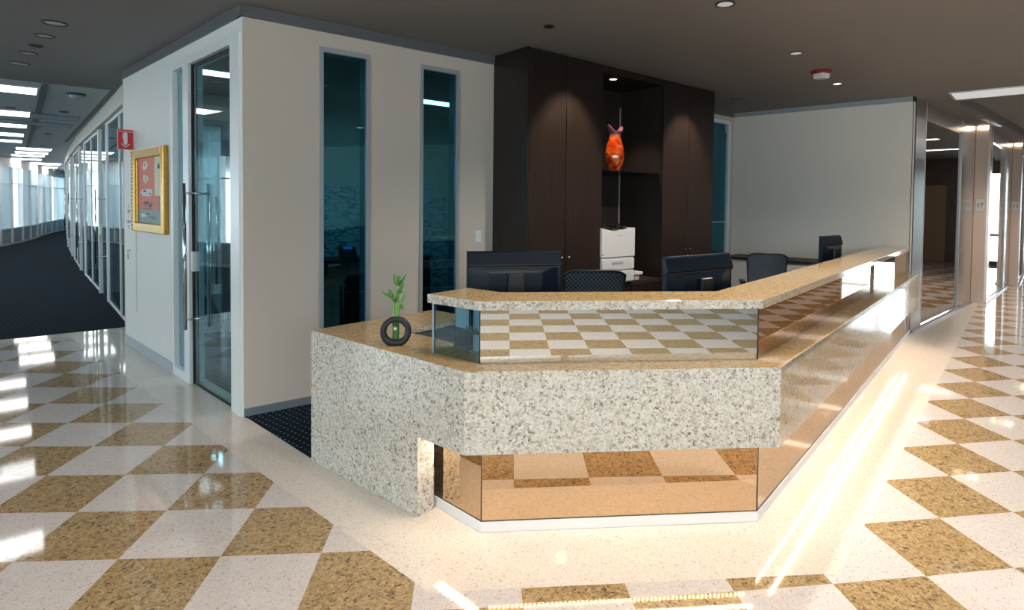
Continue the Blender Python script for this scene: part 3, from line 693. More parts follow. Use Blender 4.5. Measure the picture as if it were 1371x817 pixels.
# printer
o = CB.p3(1.14, .22, .74); t = thing('printer', 'white office printer standing on the niche counter of the cabinet', 'printer', o)
mb = MB(); s0, s1 = .905, 1.385
prof = []
for i in range(9): prof.append((s0 + (s1 - s0) * i / 8, 1.285 - .035 * math.sin(math.pi * i / 8)))
fr_ = [CB.p3(s0, -.03, 1.0)] + [CB.p3(s1, -.03, 1.0)] + [CB.p3(s, -.03, z) for s, z in prof[::-1]]
bk_ = [CB.p3(s0, .42, 1.0)] + [CB.p3(s1, .42, 1.0)] + [CB.p3(s, .42, z) for s, z in prof[::-1]]
mb.ring([fr_, bk_], smooth=False); mb.build('front_cover', PRW, t, o, bevel=.004)
mb = MB(); CB.box(mb, s0 + .005, s1 - .005, -.02, .42, .742, .998); mb.build('body', PRW, t, o, bevel=.004)
for z in (.755, .875):
    mb = MB(); CB.box(mb, s0 + .008, s1 - .008, -.032, -.02, z, z + .105); tr = mb.build('paper_tray', PRW, t, o, bevel=.004)
    mb = MB(); CB.box(mb, s0 + .14, s0 + .30, -.036, -.032, z + .055, z + .08); mb.build('handle', GREYP, tr, o)
mb = MB(); CB.box(mb, s0 + .235, s0 + .285, -.0315, -.030, 1.205, 1.213); mb.build('badge', GREYP, t, o)
mb = MB(); CB.box(mb, s0 + .008, s0 + .022, -.0315, -.028, 1.02, 1.034); mb.build('button', BLACK, t, o)
mb = MB(); CB.box(mb, s1, s1 + .17, -.0, .2, .80, .83); CB.box(mb, s1 + .06, s1 + .14, .02, .16, .745, .80); mb.build('side_tray', PRW, t, o, bevel=.006)
mb = MB()
for k in range(7):
    s = s0 + .05 + .055 * k; CB.box(mb, s, s + .05, .04 + .02 * (k % 3), .3, 1.262, 1.272 + .012 * ((k * 7) % 4)); 
mb.build('output_tray', [BLACK], t, o, bevel=.003)

# ------------------------------------------------------------------ reception desk
o = (1.0, 3.5, 0)
desk = thing('reception_desk', 'angled speckled granite reception desk with mirrored base and raised counter ledge', 'reception desk', o)
# outline of the floating granite body
oL = (-1.365, 3.376); oC = (-.364, 2.570); oR = (1.082, 2.703); oE = (4.33, 6.85)
def inset(pts, d):
    """offset an open polyline to its left by d"""
    out = []
    for i in range(len(pts)):
        if i == 0: dirs = [(pts[0], pts[1])]
        elif i == len(pts) - 1: dirs = [(pts[-2], pts[-1])]
        else: dirs = [(pts[i - 1], pts[i]), (pts[i], pts[i + 1])]
        ns = []
        for a, b in dirs:
            l = math.hypot(b[0] - a[0], b[1] - a[1]); ns.append((-(b[1] - a[1]) / l, (b[0] - a[0]) / l))
        if len(ns) == 1: nx, ny = ns[0]; k = 1
        else:
            nx, ny = ns[0][0] + ns[1][0], ns[0][1] + ns[1][1]; l = math.hypot(nx, ny); nx /= l; ny /= l; k = 1 / (nx * ns[0][0] + ny * ns[0][1])
        out.append((pts[i][0] + nx * d * k, pts[i][1] + ny * d * k))
    return out
body = [oL, oC, oR, oE]
lu = Fr(oL, oC, 1)
def band(mb, line, d0, d1, z0, z1, mi=0):
    a, b = inset(line, d0), inset(line, d1)
    for i in range(len(line) - 1): mb.prism([a[i], a[i + 1], b[i + 1], b[i]], z0, z1, mi)
def loop(mb, line, d0, d1, z0, z1, mi=0):
    a, b = inset(line, d0), inset(line, d1); mb.prism(a + b[::-1], z0, z1, mi)
# front and left stone fascia, side fascia, top slab
mb = MB(); loop(mb, [oL, oC, oR], 0, .05, .388, .735); 
mb.prism([lu.p(0, 0), lu.p(.965, 0), lu.p(.965, .10), lu.p(0, .10)], .002, .388)   # leg slab down to the floor
mb.prism([lu.p(0, .10), lu.p(.10, .10), lu.p(.10, .85), lu.p(0, .85)], .002, .735)
mb.build('stone_front', GRANITE, desk, o)
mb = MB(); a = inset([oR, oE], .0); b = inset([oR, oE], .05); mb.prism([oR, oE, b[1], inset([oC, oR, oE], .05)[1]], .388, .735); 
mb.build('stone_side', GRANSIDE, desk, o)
inn = inset(body, .34)
# top slab: front faces keep the speckled edge, upper face tinted golden for warm light
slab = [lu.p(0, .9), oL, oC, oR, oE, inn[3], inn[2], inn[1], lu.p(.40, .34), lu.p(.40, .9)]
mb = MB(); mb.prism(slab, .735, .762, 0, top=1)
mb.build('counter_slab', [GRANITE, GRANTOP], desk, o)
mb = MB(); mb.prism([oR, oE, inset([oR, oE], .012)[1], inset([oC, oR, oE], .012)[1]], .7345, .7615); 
mb.build('slab_side_reflection_strip', GRANSIDE, desk, o)  # strip repeating the reflected tan tone along the slab edge
mb = MB(); loop(mb, body, .05, .34, .388, .40); mb.build('soffit', KICK, desk, o)
mb = MB(); loop(mb, inset(body, .31), .0, .03, .40, .735); mb.build('inner_fascia', DESKTOP, desk, o)
# recessed base
b0 = (-.553, 2.89); b1 = (-.294, 2.648); b2 = (1.009, 2.771); b3 = (4.35, 7.05)
base = [b0, b1, b2, b3]
mb = MB(); loop(mb, base, .012, .3, .05, .388); mb.build('base_core', BLACK, desk, o)
kf = [(b0, b1, BRONZE), (b1, b2, BRONZE), (b2, b3, BRONZE)]
ins = inset(base, .012)
for i, (p, q, mt) in enumerate(kf):
    mb = MB(); mb.prism([p, q, ins[i + 1], ins[i]], .052, .388); mb.build('base_mirror', mt, desk, o)
ou = inset(base, -.002)
mb = MB(); loop(mb, base, -.006, .05, 0.002, .05); mb.build('kick_plate', KICK, desk, o)
mb = MB()
for p in (b1, b2):
    mb.tube([(p[0] + .0, p[1] - .001, .052), (p[0] + .0, p[1] - .001, .386)], .003, 6)
loop(mb, base, -.003, .0, .049, .053); mb.build('mirror_edging', EDGE, desk, o)
# led strips under the overhang
mb = MB(); 
sl = inset([b1, b2, b3], -.040); sl2 = inset([b1, b2, b3], -.0455)
def inter(p, q, t): return (p[0] + (q[0] - p[0]) * t, p[1] + (q[1] - p[1]) * t)
mb.prism([inter(sl[1], sl[2], .02), inter(sl[1], sl[2], .90), inter(sl2[1], sl2[2], .90), inter(sl2[1], sl2[2], .02)], .380, .386)
mb.build('led_strip', LEDW, desk, o)
mb = MB(); nled = 60; sf_ = inset([b1, b2, b3], -.036); sg_ = inset([b1, b2, b3], -.048)
for k in range(nled):
    t0, t1 = .03 + .94 * k / nled, .03 + .94 * (k + .45) / nled
    mb.prism([inter(sf_[0], sf_[1], t0), inter(sf_[0], sf_[1], t1), inter(sg_[0], sg_[1], t1), inter(sg_[0], sg_[1], t0)], .380, .386)
q0, q1 = inset([b0, b1], -.02); mb.prism([inter(q0, q1, .1), inter(q0, q1, .9), inter(b0, b1, .9), inter(b0, b1, .1)], .382, .386)
mb.build('front_led_strip', LEDF, desk, o)
# raised ledge on mirrored upstand
lA = (-.594, 2.882); lB = (-.320, 2.678); lC = (1.031, 2.817); lD = (4.31, 6.98)
led = [lA, lB, lC, lD]
bk2 = inset([lA, lB, lC, lD], .285)
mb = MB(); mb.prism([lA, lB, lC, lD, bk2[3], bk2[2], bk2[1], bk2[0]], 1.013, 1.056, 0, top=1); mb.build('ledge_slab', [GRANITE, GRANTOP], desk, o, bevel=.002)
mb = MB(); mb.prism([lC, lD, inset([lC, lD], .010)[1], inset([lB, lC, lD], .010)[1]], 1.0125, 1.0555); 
mb2 = MB(); i1 = inset([lB, lC, lD], -.0015); mb2.prism([i1[1], i1[2], lD, lC], 1.0135, 1.0545); mb2.build('ledge_side_reflection_strip', GRANSIDE, desk, o)  # ledge edge tinted with the same reflected tan
g = inset(led, .022); g2 = inset(led, .034)
g[0] = inter(g[0], g[1], .07); g2[0] = inter(g2[0], g2[1], .07)
CHAM = glass('clear_upstand_glass', (.78, .90, .95), .16, base=.03)
BRONZE2 = pbr('dark_bronze_mirror', (.50, .33, .22), .0, 1)
for i, mt in ((0, CHAM), (1, SILVER), (2, BRONZE2)):
    mb = MB(); mb.prism([g[i], g[i + 1], g2[i + 1], g2[i]], .764, 1.012); mb.build('ledge_mirror', mt, desk, o)
for p in g[1:3]:
    mb = MB(); mb.tube([(p[0], p[1] - .001, .764), (p[0], p[1] - .001, 1.012)], .0035, 6); mb.build('glass_joint', EDGE, desk, o)
mb = MB(); mb.prism([g[0], (g[0][0] - .01, g[0][1] + .008), (g2[0][0] - .01, g2[0][1] + .008), g2[0]], .764, 1.012); mb.build('glass_edge', ALU, desk, o)
g3 = inset(led, .20)
mb = MB(); gi = inset(led, .036); gj = inset(led, .20)
mb.prism([gi[1], gi[2], gi[3], gj[3], gj[2], inter(gj[1], gj[2], .03)], .764, 1.012); mb.build('upstand_core', BLACK, desk, o)
gk = inset(led, .19); gl = inset(led, .20)
mb = MB(); mb.prism([inter(gk[0], gk[1], .02), inter(gk[0], gk[1], .93), inter(gl[0], gl[1], .93), inter(gl[0], gl[1], .02)], .764, 1.012); mb.build('inner_screen', pbr('pale_blue_panel', (.42, .56, .62), .3), desk, o)
mb = MB(); a_, b_ = inter(gk[0], gk[1], .44), inter(gk[0], gk[1], .48); mb.prism([a_, b_, (b_[0] - .012, b_[1] - .014), (a_[0] - .012, a_[1] - .014)], .764, 1.012); mb.build('screen_post', EDGE, desk, o)
mb = MB(); a_, b_ = inter(gk[0], gk[1], .0), inter(gk[0], gk[1], .44); mb.prism([a_, b_, (b_[0] - .006, b_[1] - .008), (a_[0] - .006, a_[1] - .008)], .764, .865); mb.build('dark_skirt', DESKTOP, desk, o)
tl_ = inter(gk[0], gk[1], .70)
t = thing('letter_tray', 'small black wire tray behind the clear glass end of the counter ledge', 'tray', (tl_[0] - .035, tl_[1] - .045, .762), math.radians(-37))
mb = MB(); mb.box(-.05, .05, -.02, .02, .105, .113); mb.build('base', BLACK, t)
for sx in (-.046, .046):
    mb = MB(); mb.tube([(sx, 0, 0), (sx, 0, .105)], .003, 6); mb.build('leg', BLACK, t)
for k in range(3):
    mb = MB(); x0 = -.045 + k * .03; mb.tube([(x0 + .03 * q / 8, -.015, .113 + .022 * math.sin(math.pi * q / 8)) for q in range(9)], .0018, 6); mb.build('wire', BLACK, t)

# inner work desk
o2 = (1.0, 3.6, 0)
wd = thing('work_desk', 'dark worktop behind the granite reception counter', 'desk', o2)
wi = inset(body, .345); wj = inset(body, 1.05)
wl = Fr(wi[0], wi[1], 1)
mb = MB(); mb.prism([wl.p(.41, 0), wi[1], wi[2], inter(wi[2], wi[3], .88), inter(wj[2], wj[3], .86), wj[2], wj[1], (wl.p(.41, .6))], .705, .732); mb.build('worktop', DESKTOP, wd, o2)
for p in (wl.p(.55, .3), wj[1], wj[2], inter(wj[2], wj[3], .5), inter(wj[2], wj[3], .84)):
    mb = MB(); mb.tube([(p[0] * .98, p[1] - .06, .008), (p[0] * .98, p[1] - .06, .705)], .025, 12); mb.build('leg', ALU, wd, o2)

# monitors
def monitor(x, y, rz, w, h, label, z=.732, group='monitors behind the reception counter'):
    t = thing('monitor', label, 'monitor', (x, y, z), rz, group)
    z0, z1 = .49 - h, .49
    mb = MB(); hw = w / 2; pf = [(.012, z0), (.012, z1), (-.002, z1), (-.012, z1 - .012), (-.034, z1 - .085), (-.022, z1 - .1), (-.022, z0)]
    mb.ring([[(x_, a_, b_) for a_, b_ in pf] for x_ in (-hw, hw)], smooth=False); mb.build('housing', BLUEBLK, t, bevel=.004, seg=2)
    mb = MB(); mb.ring([[(-w / 2 + .02, -.022, z0 + .02), (w / 2 - .02, -.022, z0 + .02), (w / 2 - .02, -.022, z1 - .085), (-w / 2 + .02, -.022, z1 - .085)],
                        [(-w * .28, -.05, z0 + .05), (w * .28, -.05, z0 + .05), (w * .28, -.05, z1 - .125), (-w * .28, -.05, z1 - .125)]], smooth=False)
    mb.build('rear_bulge', BLUEBLK, t, bevel=.006)
    mb = MB(); mb.box(-w / 2 + .01, w / 2 - .01, -.036, -.024, z1 - .10, z1 - .092); mb.build('ridge', BLACK, t, bevel=.002)
    mb = MB(); mb.box(-w / 2 + .015, w / 2 - .015, .012, .014, z0 + .02, z1 - .015); mb.build('screen', BLACK, t)
    mb = MB(); mb.box(-.05, .05, -.075, -.05, .012, z1 - .13); mb.build('stand_neck', BLACK, t, bevel=.006)
    mb = MB(); mb.lathe([(.001, 0), (.12, 0), (.125, .006), (.12, .012), (.001, .014)], 0, -.06, 24); mb.build('stand_base', BLACK, t)
    return t
monitor(-.205, 3.54, math.radians(14), .575, .34, 'wide dark monitor nearest the bamboo plant, its back to the visitor')
monitor(.87, 3.42, math.radians(38), .60, .34, 'angled dark monitor at the bend of the counter beside a mesh chair')
monitor(2.87, 6.0, math.radians(41), .46, .33, 'small dark monitor near the far end of the long counter, seen almost edge on')

# office chairs
MESHB = pbr('chair_mesh', (.022, .028, .038), .45)
m, nt, out = newmat('chair_mesh_weave')
b = N(nt, 'BsdfPrincipled'); b.inputs['Roughness'].default_value = .4
tc = N(nt, 'TexCoord'); v = N(nt, 'TexVoronoi'); v.inputs['Scale'].default_value = 46; v.inputs['Randomness'].default_value = .0
mp = N(nt, 'Mapping'); v.voronoi_dimensions = '2D'; sx_ = N(nt, 'SeparateXYZ'); cx_ = N(nt, 'CombineXYZ'); L(nt, tc.outputs['Object'], sx_.inputs[0]); L(nt, sx_.outputs[0], cx_.inputs[0]); L(nt, sx_.outputs[2], cx_.inputs[1]); mp.inputs['Rotation'].default_value = (0, 0, .785); L(nt, cx_.outputs[0], mp.inputs[0]); L(nt, mp.outputs[0], v.inputs['Vector'])
r_ = N(nt, 'ValToRGB'); r_.color_ramp.elements[0].position = .30; r_.color_ramp.elements[0].color = (.004, .006, .010, 1); r_.color_ramp.elements[1].position = .42; r_.color_ramp.elements[1].color = (.10, .13, .17, 1)
L(nt, v.outputs['Distance'], r_.inputs[0]); L(nt, r_.outputs[0], b.inputs['Base Color']); L(nt, b.outputs[0], out.inputs['Surface']); WEAVE = m
def chair(x, y, rz, label, top=1.03, w=.49):
    t = thing('office_chair', label, 'chair', (x, y, .006), rz, 'mesh backed office chairs behind the counter')
    def sheet(z0, z1, hw, t0, t1, inset_=0):
        rings = []
        nz, nx = 10, 12
        front = []; 
        for k in range(nz + 1):
            f = k / nz; z = z0 + (z1 - z0) * f
            ww = hw * (1 - .10 * (1 - f)) 
            row = []
            for i in range(nx + 1):
                u = -1 + 2 * i / nx
                e = 1 - max(0, (abs(u) - .8)) / .2 * 0
                zz = z
                if f > .85: zz = z - (abs(u) ** 6) * .035 * (f - .85) / .15
                if f < .1: zz = z + (abs(u) ** 6) * .03
                row.append((u * ww, t0 - .045 * (1 - u * u) + .03 * math.sin(f * math.pi), zz))
            front.append(row)
        return front
    F_ = sheet(top - .50, top, w / 2 - .012, .25, 0)
    mb = MB(); k0 = 0; nz, nx = len(F_), len(F_[0])
    for off_ in (0, .012):
        for row in F_: mb.v += [(a, c + off_, e) for a, c, e in row]
    for j in range(nz - 1):
        for i in range(nx - 1):
            q = j * nx + i; n0 = nz * nx
            mb.f.append((q, q + 1, q + nx + 1, q + nx)); mb.m.append(0); mb.sm.append(True)
            mb.f.append((q + n0, q + nx + n0, q + nx + 1 + n0, q + 1 + n0)); mb.m.append(0); mb.sm.append(True)
    mb.build('backrest', WEAVE, t)
    rim = F_[0] + [r[-1] for r in F_[1:-1]] + F_[-1][::-1] + [r[0] for r in F_[1:-1]][::-1]
    mb = MB(); pts = [(a, c + .006, e) for a, c, e in rim]; mb.tube(pts + [pts[0]], .011, 8); mb.build('back_frame', BLACK, t)
    mb = MB(); R = []
    for z, k in ((.44, .9), (.455, 1), (.48, 1), (.50, .92)):
        R.append([(.25 * k * math.copysign(abs(math.cos(a)) ** .5, math.cos(a)), .25 * k * math.copysign(abs(math.sin(a)) ** .5, math.sin(a)), z) for a in [2 * math.pi * i / 28 for i in range(28)]])
    mb.ring(R); mb.build('seat', BLACK, t)
    mb = MB(); mb.tube([(0, .15, .43), (0, .29, .46), (0, .29, top - .4)], .02, 8); mb.build('back_support', BLACK, t)
    mb = MB(); mb.tube([(0, 0, .1), (0, 0, .44)], .028, 12); mb.build('gas_column', CHROME, t)
    for s in (-1, 1):
        mb = MB(); mb.tube([(s * .2, .0, .45), (s * .29, .02, .47), (s * .29, .02, .64)], .014, 8); mb.box(s * .29 - .03, s * .29 + .03, -.12, .12, .64, .665); mb.build('armrest', BLACK, t)
    for k in range(5):
        a = 2 * math.pi * k / 5
        mb = MB(); mb.tube([(0, 0, .11), (.28 * math.cos(a), .28 * math.sin(a), .07)], [.026, .016], 8); lg = mb.build('leg', BLACK, t)
        mb = MB(); mb.tube([(.28 * math.cos(a), .28 * math.sin(a) - .02, .028), (.28 * math.cos(a), .28 * math.sin(a) + .02, .028)], .027, 12); mb.build('caster', BLACK, lg)
    return t
def place_chair(px0, px1, py, Y, rz, label, w, top=1.03):
    xm = (px0 + px1) / 2; a = (xm - CX) / FX
    t = chair(a * Y, Y, rz, label, w=w, top=top)
    return t
place_chair(760, 853, 366, 3.95, math.radians(6), 'dark mesh backed office chair between the two nearer monitors', .47)
place_chair(1004, 1060, 345, 6.6, math.radians(-14), 'dark mesh backed office chair further right against the pale wall', .46, .955)

# credenza by the rear wall
o = RWL.p3(.75, -.3, 0); t = thing('wall_credenza', 'low dark topped credenza along the pale rear wall', 'credenza', o)
mb = MB(); RWL.box(mb, .15, 1.38, -.50, -.02, .008, .80); mb.build('body', WHITEP, t, o)
mb = MB(); RWL.box(mb, .12, 1.41, -.53, -.01, .80, .835); mb.build('top', DESKTOP, t, o)
for k in range(3):
    mb = MB(); RWL.box(mb, .17 + k * .4, .56 + k * .4, -.515, -.50, .05, .78); mb.build('door', WHITEP, t, o, bevel=.002)

# bamboo in ring vase
vx, vy = -.79, 3.045
t = thing('ring_vase', 'black ring shaped vase holding a glass tube on the granite counter', 'vase', (vx, vy, .762), math.radians(10))
n = 48; mb = MB(); Rn = []
sec = [(.077, -.022), (.079, 0), (.077, .022), (.050, .022), (.047, 0), (.050, -.022)]
for i in range(n):
    a = 2 * math.pi * i / n
    Rn.append([(r * math.cos(a), y, max(.0, .071 + r * math.sin(a)) if r > .06 else .074 + r * math.sin(a)) for r, y in sec])
Rn.append(Rn[0]); mb.ring(Rn, caps=False); mb.build('ring', VASEB, t)
mb = MB(); mb.lathe([(.001, .026), (.017, .027), (.018, .03), (.018, .15), (.016, .151), (.0155, .031), (.001, .030)], 0, 0, 16)
mb.build('glass_tube', glass('tube_glass', (.72, .9, .72), .4, base=.08), t)
t = thing('bamboo_plant', 'small green lucky bamboo with curled stalk standing in the ring vase', 'plant', (vx, vy, .792))
s1 = [(-.006, 0, 0), (-.006, 0, .06), (-.010, 0, .13), (-.012, 0, .17), (-.008, 0, .20), (-.014, 0, .215)]
s2 = [(.007, 0, 0), (.006, .002, .08), (.010, .0, .15), (.020, -.004, .185), (.032, -.006, .205), (.040, -.004, .225), (.034, 0, .245), (.018, 0, .248), (.006, 0, .238), (.002, 0, .222)]
s3 = [(.0, .004, 0), (.0, .004, .12), (.006, .004, .2), (.012, .004, .26), (.014, .004, .30)]
for s_, r in ((s1, .006), (s2, .0075), (s3, .0065)):
    mb = MB(); pts = []; rad = []
    for i in range(len(s_) - 1):
        for q in range(4):
            f = q / 4; pts.append(tuple(s_[i][k] + (s_[i + 1][k] - s_[i][k]) * f for k in range(3))); rad.append(r * (1.22 if q == 0 else 1))
    pts.append(s_[-1]); rad.append(r * .6)
    mb.tube(pts, rad, 10); mb.build('stem', STEM, t)
def leaf(base_, tip, w, bow):
    mb = MB(); b_, t_ = Vector(base_), Vector(tip); ax = t_ - b_; sd = Vector((ax.z, 0, -ax.x)).normalized(); nrm = Vector((0, -1, 0))
    rings = []
    for k in range(9):
        f = k / 8; ww = w * math.sin(math.pi * min(1, f * .92 + .06)) ** .8
        c = b_ + ax * f + nrm * bow * math.sin(math.pi * f) + Vector((0, 0, -bow * f * f))
        rings.append([c - sd * ww, c + nrm * .002 + Vector((0, 0, .0)), c + sd * ww, c - nrm * .0012])
    mb.ring(rings); mb.build('leaf', LEAF, t)
for a in (((-.012, 0, .21), (-.075, -.01, .262), .006, .008), ((-.012, 0, .20), (-.03, -.02, .275), .012, .01), ((.014, .004, .27), (-.012, 0, .352), .011, .012),
          ((.014, .004, .28), (.022, -.01, .345), .010, .01), ((.014, .004, .28), (.052, .0, .335), .006, -.01), ((.016, .0, .25), (.045, -.015, .30), .007, .0),
          ((-.010, 0, .19), (.012, -.025, .245), .012, .012), ((.012, 0, .24), (.034, -.02, .275), .011, .01), ((.022, -.004, .19), (.040, -.01, .165), .009, .008)): leaf(*a)

# ------------------------------------------------------------------ ceiling fittings
def puck(name, x, y, r, label, cat, ringm, discm, group=None, drop=.006):
    t = thing(name, label, cat, (x, y, H), 0, group)
    mb = MB(); mb.lathe([(r, 0), (r, -drop), (r * .8, -drop), (r * .8, -.001)], 0, 0, 24); mb.build('rim', ringm, t)
    mb = MB(); mb.lathe([(.001, -.003), (r * .8, -.003), (r * .8, -.001), (.001, -.001)], 0, 0, 24); mb.build('lens', discm, t)
    return t
lab5 = ['slim ring downlight nearest the camera in the left ceiling row', 'gimbal downlight second in the left ceiling row', 'small black ceiling disc in the middle of the left row', 'gimbal downlight fourth in the left ceiling row', 'ring downlight last in the left row, toward the corridor']
for k, (x, y) in enumerate([(73, 31), (60, 48), (48, 61), (38, 71), (26, 85)]):
    p = P(x, y, H); puck('downlight' if k != 2 else 'ceiling_sensor', p[0], p[1], (.085, .07, .055, .07, .085)[k], lab5[k], 'downlight' if k != 2 else 'sensor', BLACK, (DULL, DULL, BLACK, DULL, DULL)[k], 'downlights in the left ceiling row' if k != 2 else None)
p = P(971, 5, H); puck('downlight', *p, .065, 'round downlight at the top of the photo above the long desk side', 'downlight', BLACK, FAINT)
p = P(735, 35, H); puck('ceiling_sensor', *p, .04, 'small black ceiling disc in front of the dark cabinet', 'sensor', BLACK, BLACK)
p = P(1066, 71, H); puck('downlight', *p, .06, 'pale round downlight left of the red based alarm', 'downlight', BLACK, FAINT)
p = P(1121, 112, H); puck('downlight', *p, .045, 'tiny lit downlight just below the red based alarm', 'downlight', WHITEP, LAMP)
p = P(985, 132, H); puck('ceiling_vent', *p, .07, 'small round grey vent near the rear wall', 'vent', TRIM, TRIM)
p = CB.p(1.235, .16); t = thing('niche_downlight', 'small lit downlight in the roof of the cabinet niche', 'downlight', (p[0], p[1], 2.77)); 
mb = MB(); mb.lathe([(.045, 0), (.045, -.006), (.036, -.006), (.036, 0)], 0, 0, 24); mb.build('rim', ALU, t)
mb = MB(); mb.lathe([(.001, -.004), (.036, -.004), (.036, 0), (.001, 0)], 0, 0, 24); mb.build('lens', LAMP, t)
p = P(1100, 95, H); t = thing('fire_alarm', 'white fire alarm sounder on a dark red round base in the ceiling', 'fire alarm', (p[0], p[1], H), math.radians(25))
mb = MB(); mb.lathe([(.10, 0), (.102, -.02), (.09, -.028), (.001, -.028)], 0, 0, 28); mb.build('base', REDP, t)
mb = MB(); mb.ring([[(-.055, -.055, -.028), (.055, -.055, -.028), (.055, .055, -.028), (-.055, .055, -.028)], [(-.05, -.05, -.075), (.05, -.05, -.075), (.05, .05, -.075), (-.05, .05, -.075)]], smooth=False); mb.build('sounder', WHITEP, t, bevel=.005)
mb = MB(); mb.lathe([(.001, -.075), (.03, -.075), (.026, -.084), (.001, -.088)], 0, 0, 20); mb.build('strobe_lens', GREYP, t)
p = P(102, 126, H); t = thing('dome_camera', 'small dome camera with black base on the pale corridor ceiling', 'camera', (p[0], p[1], H + .005))
mb = MB(); mb.lathe([(.001, 0), (.105, 0), (.105, -.02), (.001, -.022)], 0, 0, 28); mb.build('base', BLACK, t)
mb = MB(); mb.lathe([(.075, -.02), (.07, -.045), (.05, -.065), (.001, -.075)], 0, 0, 28); mb.build('dome', pbr('smoky_dome', (.35, .36, .36), .1), t)
labs = 'nearest', 'second nearest', 'third', 'fourth', 'fifth'
CD = Vector((-.66, .75)).normalized(); CP = Vector((-CD.y, CD.x))
def corr(name, a, b, length, label, group, mat=TROFF, fm=None):
    pa, pb = P(*a, H), P(*b, H)
    fr = Fr(pa, pb, 1)
    if fr.n[0] > 0: fr = Fr(pa, pb, -1)
    return panel_light(name, 0, fr.len, 0, length, fr, H + .003, label, group=group, mat=mat, fmat=fm, cat='ceiling light' if mat is TROFF else 'air diffuser')
for k, (a, b) in enumerate([((53, 118), (51, 127)), ((42, 150), (41, 157)), ((38, 167), (37, 171.5)), ((33, 179), (33, 183)), ((31, 188), (31, 191))]):
    corr('ceiling_light', a, b, 1.2, '%s rectangular light of the row at the left edge of the corridor ceiling' % labs[k], 'corridor ceiling lights')
for k, (a, b, l) in enumerate([((71, 199.5), (69, 202.5), .75), ((66, 204.5), (65, 207), .75), ((61, 208.5), (60, 210.5), .8), ((57, 213), (56, 215), .8), ((83, 219), (81, 221.5), 1.0), ((78, 223.5), (77, 225.5), 1.0), ((74, 227), (73, 229), 1.2)]):
    corr('ceiling_light', a, b, l, 'far corridor ceiling light, %s in the two groups beyond the left row' % ('first', 'second', 'third', 'fourth', 'fifth', 'sixth', 'seventh')[k], 'far corridor ceiling lights')
DIF = pbr('diffuser_slot', (.30, .40, .45), .4)
corr('air_diffuser', (108, 157), (105, 163), 1.05, 'nearer dark framed slot diffuser in the corridor ceiling', 'corridor diffusers', DIF, SKIRT)
corr('air_diffuser', (98, 167), (96, 171), 1.1, 'farther dark framed slot diffuser in the corridor ceiling', 'corridor diffusers', DIF, SKIRT)
for k, (x, y) in enumerate([(86, 149.5), (14, 144), (64, 179), (57, 195)]):
    p = P(x, y, H); puck('sprinkler', p[0], p[1], .06, 'small flush sprinkler cap %s' % ('beside the nearer slot diffuser', 'between the two nearest corridor lights', 'beyond the slot diffusers', 'beside the far corridor lights')[k], 'sprinkler', TRIM, TRIM, None, .01)
# lobby ceiling lights
fr = Fr(P(1270, 124, H), P(1278, 133, H), 1)
if fr.n[0] < 0: fr = Fr(P(1270, 124, H), P(1278, 133, H), -1)
panel_light('ceiling_light', 0, fr.len, 0, 2.6, fr, H, 'broad soft light panel at the right end of the reception ceiling', mat=emit('soft_panel', (1, .97, .93), .3))
HL = H + .12
for k in range(4):
    c = uv(8.9 + k * 2.6, -.95); fr = Fr(c, (c[0] + U[0], c[1] + U[1]), 1)
    panel_light('ceiling_light', 0, .22, -1.6, .12, fr, HL, '%s slim light panel across the raised lobby ceiling' % ('nearest', 'second', 'third', 'farthest')[k], group='lobby ceiling lights')
a, b = P(1317, 159, H), P(1340, 169, H); o = (a[0], a[1], H); t = thing('slot_diffuser', 'thin black linear diffuser in the ceiling above the elevator bays', 'air diffuser', o)
fr = Fr(a, b); mb = MB(); fr.box(mb, 0, fr.len, -.03, .03, H - .006, H); mb.build('slot', BLACK, t, o)
mb = MB(); fr.box(mb, -.02, fr.len + .02, -.045, -.03, H - .004, H); fr.box(mb, -.02, fr.len + .02, .03, .045, H - .004, H); mb.build('frame', TRIM, t, o)

# ------------------------------------------------------------------ light
w = bpy.data.worlds.new('world'); sc.world = w; w.use_nodes = True
bg = w.node_tree.nodes['Background']; bg.inputs['Color'].default_value = (.93, .97, 1, 1); bg.inputs['Strength'].default_value = 4.0
def portal(fr, s0, s1, z0, z1, d):
    li = bpy.data.lights.new('daylight_portal', 'AREA'); li.shape = 'RECTANGLE'; li.size = s1 - s0; li.size_y = z1 - z0; li.cycles.is_portal = True
    ob = bpy.data.objects.new('daylight_portal', li); C.objects.link(ob)
    q = fr.p((s0 + s1) / 2, d); ob.location = (q[0], q[1], (z0 + z1) / 2)
    inward = Vector((-fr.n[0], -fr.n[1], 0))
    ob.rotation_euler = (-inward).to_track_quat('Z', 'Y').to_euler()
    return ob
portal(bw, 0, bw.len, 1.45, 2.75, .2)
for i in range(0, len(OUT) - 1, 2):
    fr = Fr(OUT[i], OUT[min(i + 2, len(OUT) - 1)], 1); portal(fr, 0, fr.len, .5, 2.52, .25)
portal(ew, 1.75, 4.4, .1, 2.5, .15)
def spot(loc, target, power, size, col, blend=.6, r=.04):
    li = bpy.data.lights.new('downlight_beam', 'SPOT'); li.energy = power; li.spot_size = math.radians(size); li.spot_blend = blend; li.color = col; li.shadow_soft_size = r
    ob = bpy.data.objects.new('downlight_beam', li); C.objects.link(ob); ob.location = loc
    ob.rotation_euler = (Vector(loc) - Vector(target)).to_track_quat('Z', 'Y').to_euler()
WARM = (1, .80, .58)
for s in (.45, 2.2):
    q = CB.p(s, -.45); spot((q[0], q[1], H - .02), CB.p3(s, 0, 1.8), 48, 66, WARM)
q = CB.p(1.235, .16); spot((q[0], q[1], 2.75), CB.p3(1.43, .25, 1.9), 22, 75, WARM)
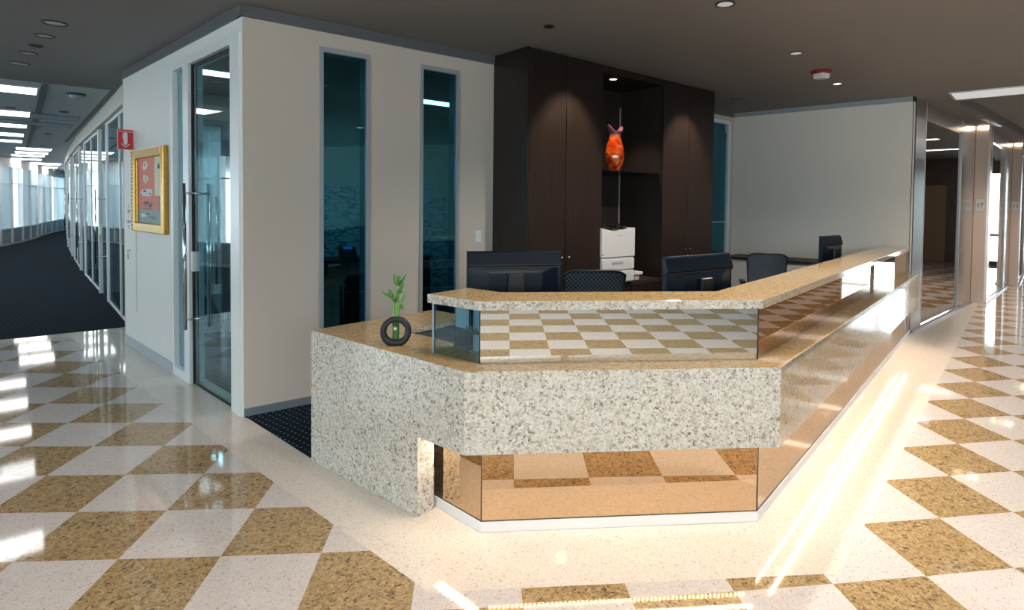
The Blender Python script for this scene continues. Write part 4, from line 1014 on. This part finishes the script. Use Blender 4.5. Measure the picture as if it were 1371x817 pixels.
for (x, y) in ((1066, 71), (971, 5)):
    p = P(x, y, H); spot((p[0], p[1], H - .02), (p[0], p[1], 0), 75, 140, (1, .90, .78))
k = 0
for (x, y, e) in ((.45, 2.25, 60), (1.0, -1.6, 170), (-1.6, -1.8, 150), (1.35, 1.5, 90), (2.7, 2.7, 70), (4.05, 4.2, 70), (5.4, 5.7, 120), (7.2, 8.0, 220), (9.3, 10.0, 220), (-1.6, 1.2, 70), (-3.4, 2.6, 60), (-.2, .3, 110), (1.9, .2, 80), (4.0, 1.6, 45)):  # added unseen to brighten floor, mirror and lobby; only the desk-side row is inferred
    nm = ('in front of the counter corner', 'well behind the camera', 'well behind the camera to the left', 'nearest the front of the desk', 'second along the desk side', 'third along the desk side', 'by the end of the desk', 'first in the lobby', 'second in the lobby', 'over the left floor', 'far left over the floor', 'behind the camera', 'behind the camera to the right', 'over the right floor')[k]
    k += 1
    zc = H + .12 if x > 6.5 else H
    t = puck('downlight', x, y, .08, 'unseen lit round downlight ' + nm, 'downlight', WHITEP, LAMP, 'unseen overhead downlights'); t.location.z = zc
    spot((x, y, zc - .02), (x, y, 0), e * .62, 120, (1, .87, .72), .8, .06)
def area(loc, rx, ry, power, col, rz=0, name='ceiling_panel_glow'):
    li = bpy.data.lights.new(name, 'AREA'); li.shape = 'RECTANGLE'; li.size = rx; li.size_y = ry; li.energy = power; li.color = col
    ob = bpy.data.objects.new(name, li); C.objects.link(ob); ob.location = loc; ob.rotation_euler = (0, 0, rz)
    return ob

# ------------------------------------------------------------------ render look
sc.view_settings.view_transform = 'Standard'; sc.view_settings.look = 'None'; sc.view_settings.gamma = 1
sc.view_settings.use_curve_mapping = False; sc.view_settings.exposure = 1.05
cy = sc.cycles
cy.max_bounces = 9; cy.diffuse_bounces = 4; cy.glossy_bounces = 5; cy.transparent_max_bounces = 12; cy.transmission_bounces = 4
cy.caustics_reflective = False; cy.caustics_refractive = False; cy.sample_clamp_indirect = 6
cy.use_adaptive_sampling = True; cy.adaptive_threshold = .015; cy.use_denoising = True
